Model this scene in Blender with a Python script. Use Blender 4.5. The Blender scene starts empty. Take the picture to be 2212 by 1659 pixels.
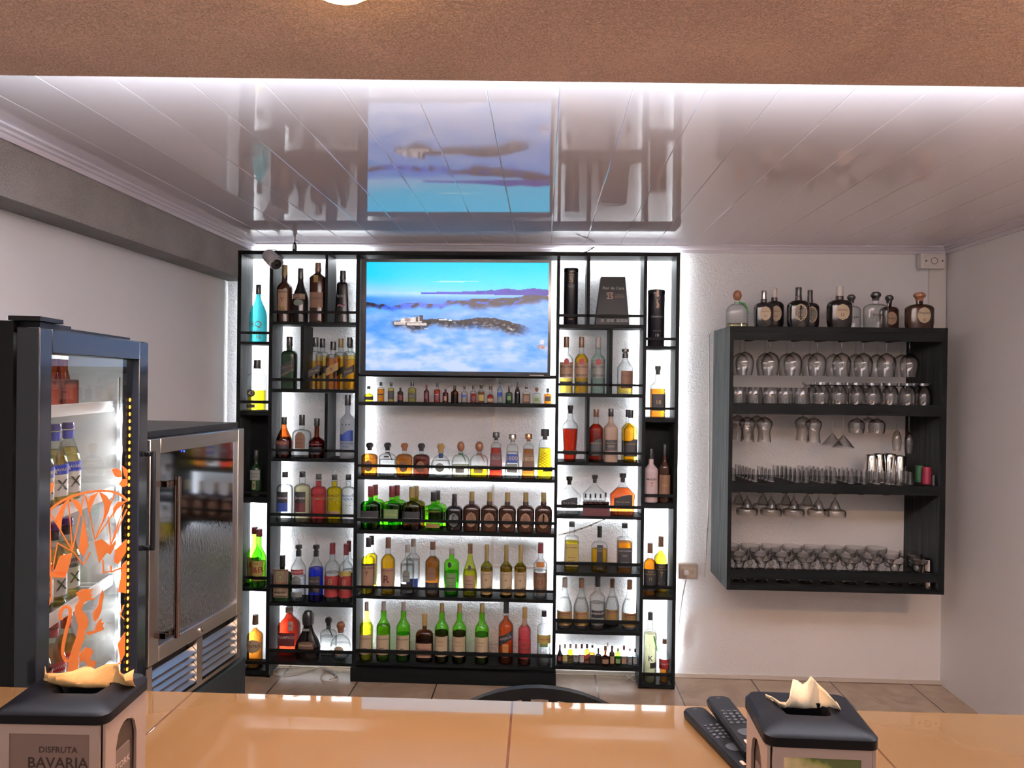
import bpy, math, random
from mathutils import Vector, Matrix
random.seed(7)
C = bpy.context.scene.collection
PI = math.pi
# ------------------------------------------------------------------ camera
CZ = 1.71                       # eye height over the bar floor
F, CX, CY = 1600.0, 1106.0, 829.5
yaw, pit, rol = -.0426, -.004, -.0122
fw = Vector((math.sin(yaw)*math.cos(pit), math.cos(yaw)*math.cos(pit), math.sin(pit)))
rt = fw.cross(Vector((0, 0, 1))).normalized(); dn = fw.cross(rt)
RT = math.cos(rol)*rt + math.sin(rol)*dn
DN = -math.sin(rol)*rt + math.cos(rol)*dn
cd = bpy.data.cameras.new('camera'); cam = bpy.data.objects.new('camera', cd); C.objects.link(cam)
cd.sensor_width = 36; cd.lens = 36*F/2212; cd.clip_start = .02
m = Matrix((RT, -DN, -fw)).transposed().to_4x4(); m.translation = (0, 0, CZ); cam.matrix_world = m
bpy.context.scene.camera = cam
# ------------------------------------------------------------------ world, exposure
w = bpy.data.worlds.new('world'); bpy.context.scene.world = w; w.use_nodes = True
bg = w.node_tree.nodes['Background']; bg.inputs[0].default_value = (1.0, .95, .95, 1); bg.inputs[1].default_value = .55
vs = bpy.context.scene.view_settings
vs.view_transform = 'Standard'; vs.look = 'None'; vs.gamma = 1; vs.use_curve_mapping = False; vs.exposure = .36
cy_ = bpy.context.scene.cycles
cy_.transparent_max_bounces = 40; cy_.max_bounces = 8; cy_.diffuse_bounces = 4; cy_.glossy_bounces = 4
cy_.caustics_reflective = False; cy_.caustics_refractive = False; cy_.sample_clamp_indirect = 6
cy_.use_denoising = True
LED_POWER = 85.0                # emission strength of the strips behind the shelf
LAMP_POWER = 15.0               # warm ceiling lamps over the counter (watts)
WARM = (1.0, .54, .27)

def ray(x, y): return RT*((x-CX)/F) + DN*((y-CY)/F) + fw
def atY(x, y, Y): v = ray(x, y); v = v*(Y/v.y); return Vector((v.x, v.y, v.z+CZ))
def atZ(x, y, Z): v = ray(x, y); v = v*((Z-CZ)/v.z); return Vector((v.x, v.y, v.z+CZ))

for nm, loc in (('lamp_light_near', (-.295, 1.04, 2.25)), ('lamp_light_far', (2.05, 1.12, 2.25))):
    ld = bpy.data.lights.new(nm, 'AREA'); ld.shape = 'DISK'; ld.size = .09; ld.energy = LAMP_POWER*(1 if 'near' in nm else 1.5); ld.color = WARM
    lo = bpy.data.objects.new(nm, ld); C.objects.link(lo); lo.location = loc
ld = bpy.data.lights.new('added_fill_light', 'AREA'); ld.shape = 'RECTANGLE'; ld.size = 3.2; ld.size_y = .06; ld.energy = 300; ld.color = (.80, .90, 1)  # added unseen uplight behind the header, brightens the room
lo = bpy.data.objects.new('added_fill_light', ld); C.objects.link(lo); lo.location = (.25, 1.49, 2.362); lo.rotation_euler = (math.radians(180+6), 0, math.radians(2.3))
ld = bpy.data.lights.new('dining_room_light', 'AREA'); ld.shape = 'RECTANGLE'; ld.size = 3.0; ld.size_y = 1.6; ld.energy = 12; ld.color = (1, .74, .62)
lo = bpy.data.objects.new('dining_room_light', ld); C.objects.link(lo); lo.location = (.2, -1.2, 2.7); lo.rotation_euler = (math.radians(38), 0, 0)

# ------------------------------------------------------------------ materials
MC = {}
def nodes(name):
    m = bpy.data.materials.new(name); m.use_nodes = True; nt = m.node_tree
    return m, nt, nt.nodes['Principled BSDF'], nt.nodes['Material Output']
def opq(col, rough=.5, metal=0, spec=.5, bump=0, bs=40, var=0, key=None):
    k = ('o', tuple(col), rough, metal, spec, bump, bs, var)
    if k in MC: return MC[k]
    m, nt, p, out = nodes(key or 'paint')
    p.inputs['Base Color'].default_value = (*col, 1); p.inputs['Roughness'].default_value = rough
    p.inputs['Metallic'].default_value = metal; p.inputs['Specular IOR Level'].default_value = spec
    if bump or var:
        tc = nt.nodes.new('ShaderNodeTexCoord'); n = nt.nodes.new('ShaderNodeTexNoise')
        n.inputs['Scale'].default_value = bs; n.inputs['Detail'].default_value = 5; nt.links.new(tc.outputs['Object'], n.inputs['Vector'])
        if bump:
            b = nt.nodes.new('ShaderNodeBump'); b.inputs['Strength'].default_value = bump; b.inputs['Distance'].default_value = .004
            nt.links.new(n.outputs['Fac'], b.inputs['Height']); nt.links.new(b.outputs['Normal'], p.inputs['Normal'])
        if var:
            r = nt.nodes.new('ShaderNodeMix'); r.data_type = 'RGBA'
            r.inputs[6].default_value = (*[c*(1-var) for c in col], 1); r.inputs[7].default_value = (*[min(1, c*(1+var)) for c in col], 1)
            nt.links.new(n.outputs['Fac'], r.inputs[0]); nt.links.new(r.outputs[2], p.inputs['Base Color'])
    MC[k] = m; return m
def glass(tint=(.96, .98, .97), edge=.35, rough=.02, power=2.5, refl=1.0, key='clear_glass'):
    """thin glass or liquid surface: tinted see-through, darker where the wall is seen edge-on, glossy by Fresnel"""
    k = ('g', tuple(tint), edge, rough, power, refl)
    if k in MC: return MC[k]
    m, nt, p, out = nodes(key); nt.nodes.remove(p); N = nt.nodes.new; L = nt.links.new
    lw = N('ShaderNodeLayerWeight'); lw.inputs['Blend'].default_value = .5
    pw = N('ShaderNodeMath'); pw.operation = 'POWER'; pw.inputs[1].default_value = power; L(lw.outputs['Facing'], pw.inputs[0])
    mx = N('ShaderNodeMix'); mx.data_type = 'RGBA'; mx.inputs[6].default_value = (*tint, 1); mx.inputs[7].default_value = (*[c*edge for c in tint], 1)  # darker rim put into the tint, stands in for refraction
    L(pw.outputs[0], mx.inputs[0])
    tr = N('ShaderNodeBsdfTransparent'); L(mx.outputs[2], tr.inputs[0])
    gl = N('ShaderNodeBsdfGlossy'); gl.inputs['Roughness'].default_value = rough; gl.inputs['Color'].default_value = (refl, refl, refl, 1)
    p5 = N('ShaderNodeMath'); p5.operation = 'POWER'; p5.inputs[1].default_value = 5; L(lw.outputs['Facing'], p5.inputs[0])
    fr = N('ShaderNodeMath'); fr.operation = 'MULTIPLY_ADD'; fr.inputs[1].default_value = .85; fr.inputs[2].default_value = .035; L(p5.outputs[0], fr.inputs[0])
    ms = N('ShaderNodeMixShader'); L(fr.outputs[0], ms.inputs[0]); L(tr.outputs[0], ms.inputs[1]); L(gl.outputs[0], ms.inputs[2])
    L(ms.outputs[0], out.inputs['Surface']); MC[k] = m; return m
def liq(c): return glass(tuple(max(0, v)**.5 for v in c), .22, .05, 3.0, .4, 'liquid')
def milky(c, t=.5):
    k = ('m', tuple(c), t)
    if k in MC: return MC[k]
    m, nt, p, out = nodes('frosted_glass'); N = nt.nodes.new; L = nt.links.new
    p.inputs['Base Color'].default_value = (*c, 1); p.inputs['Roughness'].default_value = .35
    tl = N('ShaderNodeBsdfTranslucent'); tl.inputs[0].default_value = (*c, 1)
    tr = N('ShaderNodeBsdfTransparent'); tr.inputs[0].default_value = (*[v**.5 for v in c], 1)
    a = N('ShaderNodeMixShader'); a.inputs[0].default_value = .65; L(p.outputs[0], a.inputs[1]); L(tl.outputs[0], a.inputs[2])
    b = N('ShaderNodeMixShader'); b.inputs[0].default_value = t; L(a.outputs[0], b.inputs[1]); L(tr.outputs[0], b.inputs[2])
    L(b.outputs[0], out.inputs['Surface']); MC[k] = m; return m
def emit(c, s):
    k = ('e', tuple(c), s)
    if k in MC: return MC[k]
    m, nt, p, out = nodes('glow'); nt.nodes.remove(p); e = nt.nodes.new('ShaderNodeEmission')
    e.inputs[0].default_value = (*c, 1); e.inputs[1].default_value = s; nt.links.new(e.outputs[0], out.inputs['Surface']); MC[k] = m; return m
def wood(base, light, rough=.45, axis=2):
    """stained board with long streaks"""
    k = ('w', tuple(base), tuple(light), rough, axis)
    if k in MC: return MC[k]
    m, nt, p, out = nodes('stained_board'); N = nt.nodes.new; L = nt.links.new
    tc = N('ShaderNodeTexCoord'); mp = N('ShaderNodeMapping'); s = [90, 90, 90]; s[axis] = 3; mp.inputs['Scale'].default_value = s
    n = N('ShaderNodeTexNoise'); n.inputs['Scale'].default_value = 1; n.inputs['Detail'].default_value = 6
    L(tc.outputs['Object'], mp.inputs[0]); L(mp.outputs[0], n.inputs['Vector'])
    r = N('ShaderNodeValToRGB'); r.color_ramp.elements[0].position = .35; r.color_ramp.elements[1].position = .7
    r.color_ramp.elements[0].color = (*base, 1); r.color_ramp.elements[1].color = (*light, 1); L(n.outputs['Fac'], r.inputs[0])
    L(r.outputs[0], p.inputs['Base Color']); p.inputs['Roughness'].default_value = rough; p.inputs['Specular IOR Level'].default_value = .06
    MC[k] = m; return m
def plaster(name, col, scale=55, strength=.6, dist=.006, rough=.75, fade=None, speck=0):
    m, nt, p, out = nodes(name); N = nt.nodes.new; L = nt.links.new
    tc = N('ShaderNodeTexCoord'); n = N('ShaderNodeTexNoise'); n.inputs['Scale'].default_value = scale; n.inputs['Detail'].default_value = 6; n.inputs['Roughness'].default_value = .6
    n.inputs['Distortion'].default_value = 1.2
    L(tc.outputs['Object'], n.inputs['Vector']); b = N('ShaderNodeBump'); b.inputs['Distance'].default_value = dist; b.inputs['Strength'].default_value = strength
    L(n.outputs['Fac'], b.inputs['Height']); L(b.outputs['Normal'], p.inputs['Normal'])
    n2 = N('ShaderNodeTexNoise'); n2.inputs['Scale'].default_value = 1.7; n2.inputs['Detail'].default_value = 3; L(tc.outputs['Object'], n2.inputs['Vector'])
    mx = N('ShaderNodeMix'); mx.data_type = 'RGBA'; mx.inputs[6].default_value = (*[c*.93 for c in col], 1); mx.inputs[7].default_value = (*[min(1, c*1.05) for c in col], 1)
    L(n2.outputs['Fac'], mx.inputs[0]); L(mx.outputs[2], p.inputs['Base Color']); p.inputs['Roughness'].default_value = rough
    if speck:   # dark specks: shade of the stucco grain put into the colour
        n3 = N('ShaderNodeTexNoise'); n3.inputs['Scale'].default_value = 280; n3.inputs['Detail'].default_value = 4; L(tc.outputs['Object'], n3.inputs['Vector'])
        n4 = N('ShaderNodeTexNoise'); n4.inputs['Scale'].default_value = 4; L(tc.outputs['Object'], n4.inputs['Vector'])
        ad = N('ShaderNodeMath'); ad.operation = 'MULTIPLY_ADD'; ad.inputs[1].default_value = .45; L(n4.outputs['Fac'], ad.inputs[0]); L(n3.outputs['Fac'], ad.inputs[2])
        rr = N('ShaderNodeMapRange'); rr.inputs[1].default_value = .62; rr.inputs[2].default_value = .84; rr.inputs[3].default_value = 1-speck; rr.inputs[4].default_value = 1; L(ad.outputs[0], rr.inputs[0])
        mm = N('ShaderNodeMix'); mm.data_type = 'RGBA'; mm.blend_type = 'MULTIPLY'; mm.inputs[0].default_value = 1; L(mx.outputs[2], mm.inputs[6]); L(rr.outputs[0], mm.inputs[7]); L(mm.outputs[2], p.inputs['Base Color'])
    if fade:   # smoother towards one end of the wall
        sx = N('ShaderNodeSeparateXYZ'); L(tc.outputs['Object'], sx.inputs[0]); mr = N('ShaderNodeMapRange')
        mr.inputs[1].default_value = fade[0]; mr.inputs[2].default_value = fade[1]; mr.inputs[3].default_value = strength; mr.inputs[4].default_value = strength*.22
        L(sx.outputs[0], mr.inputs[0]); L(mr.outputs[0], b.inputs['Strength'])
    return m
def tiles(name, c1, c2, grout, size, rough, off=(0, 0, 0), vein=6, gw=.004, bump=.3):
    m, nt, p, out = nodes(name); N = nt.nodes.new; L = nt.links.new
    tc = N('ShaderNodeTexCoord'); mp = N('ShaderNodeMapping'); mp.inputs['Location'].default_value = off
    br = N('ShaderNodeTexBrick'); br.offset = 0; br.inputs['Scale'].default_value = 1; br.inputs['Brick Width'].default_value = size[0]; br.inputs['Row Height'].default_value = size[1]
    br.inputs['Mortar Size'].default_value = gw; br.inputs['Mortar Smooth'].default_value = .1; br.inputs['Bias'].default_value = 0
    L(tc.outputs['Object'], mp.inputs[0]); L(mp.outputs[0], br.inputs['Vector'])
    n = N('ShaderNodeTexNoise'); n.inputs['Scale'].default_value = vein; n.inputs['Detail'].default_value = 8; n.inputs['Distortion'].default_value = 1.6; L(tc.outputs['Object'], n.inputs['Vector'])
    mx = N('ShaderNodeMix'); mx.data_type = 'RGBA'; mx.inputs[6].default_value = (*c1, 1); mx.inputs[7].default_value = (*c2, 1); L(n.outputs['Fac'], mx.inputs[0])
    m2 = N('ShaderNodeMix'); m2.data_type = 'RGBA'; m2.inputs[7].default_value = (*grout, 1); L(br.outputs['Fac'], m2.inputs[0]); L(mx.outputs[2], m2.inputs[6])
    L(m2.outputs[2], p.inputs['Base Color']); p.inputs['Roughness'].default_value = rough
    b = N('ShaderNodeBump'); b.inputs['Strength'].default_value = bump; b.inputs['Distance'].default_value = .002; b.invert = True; L(br.outputs['Fac'], b.inputs['Height']); L(b.outputs[0], p.inputs['Normal'])
    return m

BLACK = wood((.0025, .003, .003), (.006, .0065, .0065), .55, 0)
BLACKV = wood((.007, .008, .008), (.034, .037, .037), .42, 2); SIDE_LIT = wood((.05, .06, .06), (.15, .165, .165), .5, 2)  # same black boards lightened: strip light put into the side colours
PLASTIC = opq((.006, .006, .007), .4, spec=.15); RUBBER = opq((.012, .012, .013), .7)
STEEL = opq((.80, .78, .75), .30, 1.0, bump=.03, bs=8); CHROME = opq((.8, .78, .75), .1, 1.0)
WHITE = opq((.75, .75, .75), .5); PAPER = opq((.62, .60, .55), .8)
CLEAR = glass(); STEMW = glass((.93, .93, .93), .05, .03, 2.6, 1.4, 'stemware_glass')

# ------------------------------------------------------------------ mesh helpers
class MB:
    def __init__(s): s.v = []; s.f = []
    def add(s, vs, fs):
        b = len(s.v); s.v += [tuple(v) for v in vs]; s.f += [tuple(b+i for i in f) for f in fs]; return s
    def box(s, x0, x1, y0, y1, z0, z1):
        return s.add([(x, y, z) for z in (z0, z1) for y in (y0, y1) for x in (x0, x1)],
                     [(0, 2, 3, 1), (4, 5, 7, 6), (0, 1, 5, 4), (2, 6, 7, 3), (0, 4, 6, 2), (1, 3, 7, 5)])
    def hexa(s, a, b):      # two quads (lists of 4 points), a side wall between them
        return s.add(list(a)+list(b), [(3, 2, 1, 0), (4, 5, 6, 7)]+[(i, (i+1) % 4, 4+(i+1) % 4, 4+i) for i in range(4)])
    def prism(s, pts, d):   # flat polygon pts (3D) extruded by vector d
        n = len(pts); d = Vector(d); P = [Vector(p) for p in pts]
        return s.add(P+[p+d for p in P], [tuple(range(n))[::-1], tuple(range(n, 2*n))]+[(i, (i+1) % n, n+(i+1) % n, n+i) for i in range(n)])
    def lathe(s, prof, seg=24, dr=1.0, ex=2.0, o=(0, 0, 0), capb=True, capt=True, rot=0):
        b = len(s.v); ring = []
        for i in range(seg):
            t = 2*PI*i/seg+rot; c, n = math.cos(t), math.sin(t)
            q = (abs(c)**ex+abs(n)**ex)**(-1/ex); ring.append((c*q, n*q*dr))
        for r, z in prof:
            for c, n in ring: s.v.append((o[0]+r*c, o[1]+r*n, o[2]+z))
        for j in range(len(prof)-1):
            for i in range(seg):
                k = (i+1) % seg; s.f.append((b+j*seg+i, b+j*seg+k, b+(j+1)*seg+k, b+(j+1)*seg+i))
        if capb: s.f.append(tuple(b+i for i in range(seg))[::-1])
        if capt: s.f.append(tuple(b+(len(prof)-1)*seg+i for i in range(seg)))
        return s
    def tube(s, pts, r, seg=8, close=False):
        P = [Vector(p) for p in pts]; n = len(P); b = len(s.v); up = Vector((0, 0, 1))
        for i, p in enumerate(P):
            d = (P[(i+1) % n] if (close or i < n-1) else p)-(P[i-1] if (close or i > 0) else p)
            d = d.normalized() if d.length > 1e-9 else Vector((0, 0, 1)); a = d.cross(up)
            if a.length < .05: a = d.cross(Vector((0, 1, 0)))
            a.normalize(); c = d.cross(a); rr = r[i] if isinstance(r, (list, tuple)) else r
            for k in range(seg): t = 2*PI*k/seg; s.v.append(tuple(p+(a*math.cos(t)+c*math.sin(t))*rr))
        for i in range(n if close else n-1):
            for k in range(seg):
                k2 = (k+1) % seg; j = (i+1) % n; s.f.append((b+i*seg+k, b+i*seg+k2, b+j*seg+k2, b+j*seg+k))
        if not close: s.f += [tuple(b+k for k in range(seg))[::-1], tuple(b+(n-1)*seg+k for k in range(seg))]
        return s
    def ball(s, o, rx, ry, rz, seg=14, n=8):
        return s.lathe([(rx*max(.02, math.sin(PI*i/n)), -rz*math.cos(PI*i/n)) for i in range(n+1)], seg, ry/rx, 2, o)
    def build(s, name, mat, parent=None, off=(0, 0, 0), bevel=0, smooth=True, ang=35, front=None):
        me = bpy.data.meshes.new(name); me.from_pydata([(v[0]-off[0], v[1]-off[1], v[2]-off[2]) for v in s.v], [], s.f)
        if smooth:
            me.polygons.foreach_set('use_smooth', [True]*len(me.polygons)); me.set_sharp_from_angle(angle=math.radians(ang))
        me.materials.append(mat)
        if front:      # front faces stay dark, the side colour carries the strip light
            me.materials.append(front)
            for pl in me.polygons: pl.material_index = 1 if pl.normal.y < -.9 else 0
        o = bpy.data.objects.new(name, me); C.objects.link(o)
        if parent: o.parent = parent
        else: o.location = off
        if bevel:
            b = o.modifiers.new('b', 'BEVEL'); b.width = bevel; b.segments = 2; b.limit_method = 'ANGLE'
        return o
def tag(o, label=None, cat=None, group=None, kind=None):
    if label: o['label'] = label
    if cat: o['category'] = cat
    if group: o['group'] = group
    if kind: o['kind'] = kind
    return o
def thing(name, loc, label, cat, group=None):
    o = bpy.data.objects.new(name, None); C.objects.link(o); o.location = loc; o.empty_display_size = .05
    return tag(o, label, cat, group)
def struct(name, mb, mat, parent=None, off=(0, 0, 0), **k):
    o = mb.build(name, mat, parent, off, **k)
    if not parent: o['kind'] = 'structure'
    return o
TX = {}
def text_geo(s, bold=False):
    """letters of s as flat mesh, height ~1, centred; returns verts, faces, width"""
    if s in TX: return TX[s]
    cu = bpy.data.curves.new('t', 'FONT'); cu.body = s; cu.size = 1; cu.resolution_u = 2; cu.align_x = 'CENTER'; cu.align_y = 'CENTER'; cu.offset = .012
    o = bpy.data.objects.new('t', cu); C.objects.link(o); dg = bpy.context.evaluated_depsgraph_get(); dg.update()
    me = bpy.data.meshes.new_from_object(o.evaluated_get(dg)); v = [tuple(p.co) for p in me.vertices]; f = [tuple(p.vertices) for p in me.polygons]
    bpy.data.objects.remove(o); bpy.data.curves.remove(cu); bpy.data.meshes.remove(me)
    if not v: TX[s] = (v, f, 1); return TX[s]
    w_ = max(p[0] for p in v)-min(p[0] for p in v); cx = (max(p[0] for p in v)+min(p[0] for p in v))/2
    TX[s] = ([(p[0]-cx, p[1], 0) for p in v], f, w_); return TX[s]
def write(mb, s, o, ux, uy, width=None, size=None, n=None):
    """flat lettering in the plane ux, uy about o"""
    v, f, w_ = text_geo(s); k = width/w_ if width else size; ux = Vector(ux); uy = Vector(uy); o = Vector(o)
    mb.add([o+ux*(p[0]*k)+uy*(p[1]*k) for p in v], f); return mb

# ------------------------------------------------------------------ room shell
W = 4.35; XL, XLR, XR = -1.746, -1.89, 2.296; ZC = CZ+.80; ZB = CZ+.575
plW = plaster('back_wall_plaster', (.77, .78, .80), 48, 1.0, .013, .7, fade=(.5, 1.7))
plS = plaster('side_wall_plaster', (.80, .82, .84), 90, .25, .003, .7)
plB = plaster('beam_stucco', (.30, .285, .28), 110, 1.0, .012, .85, speck=.35)
plH = plaster('header_stucco', (.95, .66, .52), 85, 1.0, .014, .85, speck=.30)
struct('wall_back', MB().box(-2.2, 2.6, W, W+.12, -.1, ZC+.15), plW)
struct('wall_left', MB().box(XLR-.12, XLR, .6, W, -.1, ZC+.1), plS)
struct('trim_1', MB().box(XLR, XL, 1.42, W, ZB, ZC+.02), plB)          # ring beam along the left wall
struct('wall_right', MB().box(XR, XR+.12, .6, W, -.1, ZC+.1), plaster('right_wall_plaster', (.77, .77, .78), 60, .18, .003, .65))
floorm = tiles('floor_tiles', (.17, .105, .065), (.52, .40, .29), (.05, .03, .02), (.45, .45), .22, (.13, .17, 0), 3.5)
struct('floor', MB().box(-2.1, 2.5, -.9, W+.05, -.1, 0), floorm)
# glossy PVC ceiling: boards running away from the counter with fine grooves
mb = MB(); x = XL-.02; PW = .2; prof = []
while x < XR+.02:
    prof += [(x+.003, ZC), (x+PW-.003, ZC), (x+PW, ZC+.0018)]; x += PW
n = len(prof); ys = (1.40, W+.01)
mb.add([(p[0], y, p[1]) for y in ys for p in prof]+[(prof[0][0], ys[0], ZC+.05), (prof[-1][0], ys[0], ZC+.05), (prof[0][0], ys[1], ZC+.05), (prof[-1][0], ys[1], ZC+.05)],
       [(i, n+i, n+i+1, i+1) for i in range(n-1)]+[(2*n, 2*n+1, 2*n+3, 2*n+2)])
cm, nt, p, out = nodes('glossy_ceiling_board')
p.inputs['Base Color'].default_value = (.84, .79, .83, 1); p.inputs['Roughness'].default_value = .045; p.inputs['IOR'].default_value = 1.5
p.inputs['Specular IOR Level'].default_value = .8; p.inputs['Coat Weight'].default_value = .3; p.inputs['Coat Roughness'].default_value = .03
tc = nt.nodes.new('ShaderNodeTexCoord'); mp = nt.nodes.new('ShaderNodeMapping'); mp.inputs['Scale'].default_value = (9, 1.2, 1)
nn = nt.nodes.new('ShaderNodeTexNoise'); nn.inputs['Scale'].default_value = 1.3; nn.inputs['Detail'].default_value = 1; b = nt.nodes.new('ShaderNodeBump'); b.inputs['Strength'].default_value = .02; b.inputs['Distance'].default_value = .02
nt.links.new(tc.outputs['Object'], mp.inputs[0]); nt.links.new(mp.outputs[0], nn.inputs['Vector']); nt.links.new(nn.outputs['Fac'], b.inputs['Height']); nt.links.new(b.outputs[0], p.inputs['Normal'])
struct('ceiling', mb, cm, smooth=False)
# white mouldings
TW = opq((.62, .60, .66), .25, key='white_moulding')
def mould(name, a, b_, inx, iny):
    a = Vector(a); b_ = Vector(b_); i = Vector((inx, iny, 0)); pr = [(0, 0), (.034, 0), (.034, -.008), (.022, -.014), (.018, -.022), (.010, -.026), (.010, -.045), (0, -.045)]
    q = [a+i*p_[0]+Vector((0, 0, p_[1])) for p_ in pr]; struct(name, MB().prism(q, b_-a), TW)
mould('trim_2', (XL, W, ZC), (XR, W, ZC), 0, -1)
mould('trim_3', (XL, 1.42, ZC), (XL, W, ZC), 1, 0)
mould('trim_4', (XR, 1.42, ZC), (XR, W, ZC), -1, 0)
struct('baseboard_back', MB().box(XLR, XR, W-.008, W, 0, .02), opq((.55, .5, .45), .6))
# opening header over the counter (soffit) and half wall under it
struct('trim_5', MB().hexa([(-2.3, .75, ZB-.0), (2.6, .95, ZB), (2.6, 1.53, ZB), (-2.3, 1.33, ZB)], [(-2.3, .75, ZC+.12), (2.6, .95, ZC+.12), (2.6, 1.53, ZC+.12), (-2.3, 1.33, ZC+.12)]), plH)
struct('added_light_housing', MB().hexa([(-1.35, 1.40, 2.345), (1.85, 1.53, 2.345), (1.85, 1.555, 2.345), (-1.35, 1.425, 2.345)], [(-1.35, 1.40, 2.352), (1.85, 1.53, 2.352), (1.85, 1.555, 2.352), (-1.35, 1.425, 2.352)]), WHITE)  # unseen strip added as housing for the added fill light
# corner chase with junction box, raceways on the back wall
PVC = opq((.66, .64, .62), .4, key='white_pvc')
a = atY(2004, 620, W); b_ = atY(2041, 620, W)
struct('trim_6', MB().box(a.x, b_.x, W-.018, W, 1.2, ZC-.05), PVC, bevel=.002)
jb = thing('junction_box', atY(2015, 580, W), 'white square junction box in the ceiling corner above the glass cabinet', 'junction box')
a = atY(1988, 580, W-.06); c = atY(2042, 548, W-.06)
MB().box(a.x, c.x, W-.065, W-.018, a.z, c.z).build('box_body', PVC, jb, jb.location, bevel=.003)
MB().box(a.x+.02, c.x-.012, W-.07, W-.065, a.z+.012, c.z-.012).build('cover_plate', PVC, jb, jb.location, bevel=.002)
mx = (a.x+c.x)/2+.004; mz = (a.z+c.z)/2
MB().tube([(mx+.018*math.cos(t*PI/8), W-.071, mz+.018*math.sin(t*PI/8)) for t in range(16)], .002, 6, True).build('knockout_ring', opq((.3, .28, .27), .6), jb, jb.location)
for s in (-1, 1): MB().ball((mx+s*.045, W-.071, mz), .005, .003, .005, 8, 5).build('screw', opq((.06, .05, .05), .4), jb, jb.location)
a = atY(1066.5, 1000, W); z1 = atY(1066, 1222, W).z; a2 = atY(1466, 1235, W)
tag(MB().box(a.x-.008, a.x+.008, W-.012, W, z1, 1.80).build('cable_raceway', PVC, None, (a.x, W, z1)), 'vertical white cable raceway on the wall behind the wide middle bay', 'raceway')
tag(MB().box(a.x+.008, a2.x, W-.012, W, z1-.012, z1+.004).build('cable_raceway', PVC, None, (a.x, W, z1)), 'horizontal white cable raceway running to the wall outlet', 'raceway')

# ------------------------------------------------------------------ black display shelf
YF, YB = 4.15, 4.32                     # front and back edge of the boards
def X(px, py=1000, Y=YF): return atY(px, py, Y).x
def Z(px, py, Y=YF): return atY(px, py, Y).z
shelf = thing('display_shelf', (X(985), YF, 0), 'tall black wooden bottle display shelf with white light strips behind it', 'shelf')
SO = shelf.location
UP = {'A': (509, 517), 'B': (578, 585.5), 'C': (765, 773), 'D': (1198.5, 1205), 'E': (1386, 1393), 'F': (1456, 1464)}
UX = {k: (X(a), X(b)) for k, (a, b) in UP.items()}
ztop = Z(985, 551.5); bt = .022
zL = Z(545, 1458); zW = Z(675, 1435); zR = Z(1290, 1447); zN = Z(1425, 1486); zP = Z(980, 1472)
for k, zb in (('A', zL), ('B', zL), ('C', zP), ('D', zP), ('E', zN), ('F', zN)):
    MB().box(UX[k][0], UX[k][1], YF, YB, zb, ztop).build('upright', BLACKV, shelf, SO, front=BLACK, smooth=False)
MB().box(UX['A'][0], UX['F'][1], YF-.001, YB, ztop, ztop+bt).build('top_board', BLACK, shelf, SO, bevel=.001)
BAY = {'L': ('A', 'B'), 'W': ('B', 'C'), 'C': ('C', 'D'), 'R': ('D', 'E'), 'N': ('E', 'F')}
ROWS = {}        # row -> (x left, x right, z of the shelf surface)
def board(row, yt, yb, rail=None, xa=None, xb=None, name='shelf_board'):
    k = row[0]; l, r = UX[BAY[k][0]][1], UX[BAY[k][1]][0]
    if xa: l = X(xa)
    if xb: r = X(xb)
    xc = CX+(F*((l+r)/2)/YF); xc = (UP[BAY[k][0]][1]+UP[BAY[k][1]][0])/2
    z1, z0 = Z(xc, yt), Z(xc, yb); ROWS[row] = (l, r, z1)
    MB().box(l, r, YF, YB, z0, z1).build(name, BLACK, shelf, SO)
    if rail: MB().box(l, r, YF, YF+.012, Z(xc, rail[1]), Z(xc, rail[0])).build('guard_rail', BLACK, shelf, SO)
board('L1', 738, 744, (716, 721.5)); board('L2', 888, 897, (865, 871.5)); board('L3', 1074, 1086, (1062, 1068)); board('L4', 1271, 1277, (1246, 1252)); board('L5', 1447.5, 1458.5, (1428.5, 1435))
board('W1', 695.5, 701.5, (671.5, 677)); board('W2', 841.5, 848, (817.5, 823.5)); board('W3', 990.5, 997.5, (970.5, 976)); board('W4', 1132, 1138.5, (1110, 1116)); board('W5', 1304, 1310.5, (1265, 1271)); board('W6', 1431, 1437.5, (1405, 1411))
board('C1', 871, 878); board('C2', 1033, 1039.5, (1006.5, 1012)); board('C3', 1149, 1157, (1124, 1130)); board('C4', 1291, 1298, (1271, 1276)); board('C5', 1436, 1443, (1409, 1416))
board('R1', 701, 708.5, (679, 684.5)); board('R2', 851, 858, (829, 834)); board('R3', 999, 1006, (976, 981.5)); board('R4', 1115, 1121.5, (1092, 1098)); board('R5', 1238, 1245.5, (1215.5, 1222)); board('R6', 1364, 1371.5, (1340, 1346.5)); board('R7', 1440.5, 1448.5)
board('N1', 747.5, 754, (729, 735)); board('N2', 903, 912, (880, 885.5)); board('N3', 1087, 1098.5, (1068, 1074)); board('N4', 1289.5, 1296, (1266, 1272.5)); board('N5', 1479, 1486.5, (1455, 1461))
for px0, px1, r, up in ((702, 708, 'W1', None), (649, 655.5, 'W2', 'W1'), (701, 707.5, 'W3', 'W2'), (1267.5, 1274.5, 'R1', None), (1316, 1323, 'R2', 'R1'), (1266.5, 1273, 'R3', 'R2')):
    yy = {'W1': 630, 'W2': 770, 'W3': 920, 'R1': 630, 'R2': 780, 'R3': 930}[r]
    top = ztop if up is None else ROWS[up][2]-.02
    MB().box(X(px0, yy), X(px1, yy), YF, YB, ROWS[r][2], top).build('divider', BLACKV, shelf, SO, front=BLACK, smooth=False)
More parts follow.
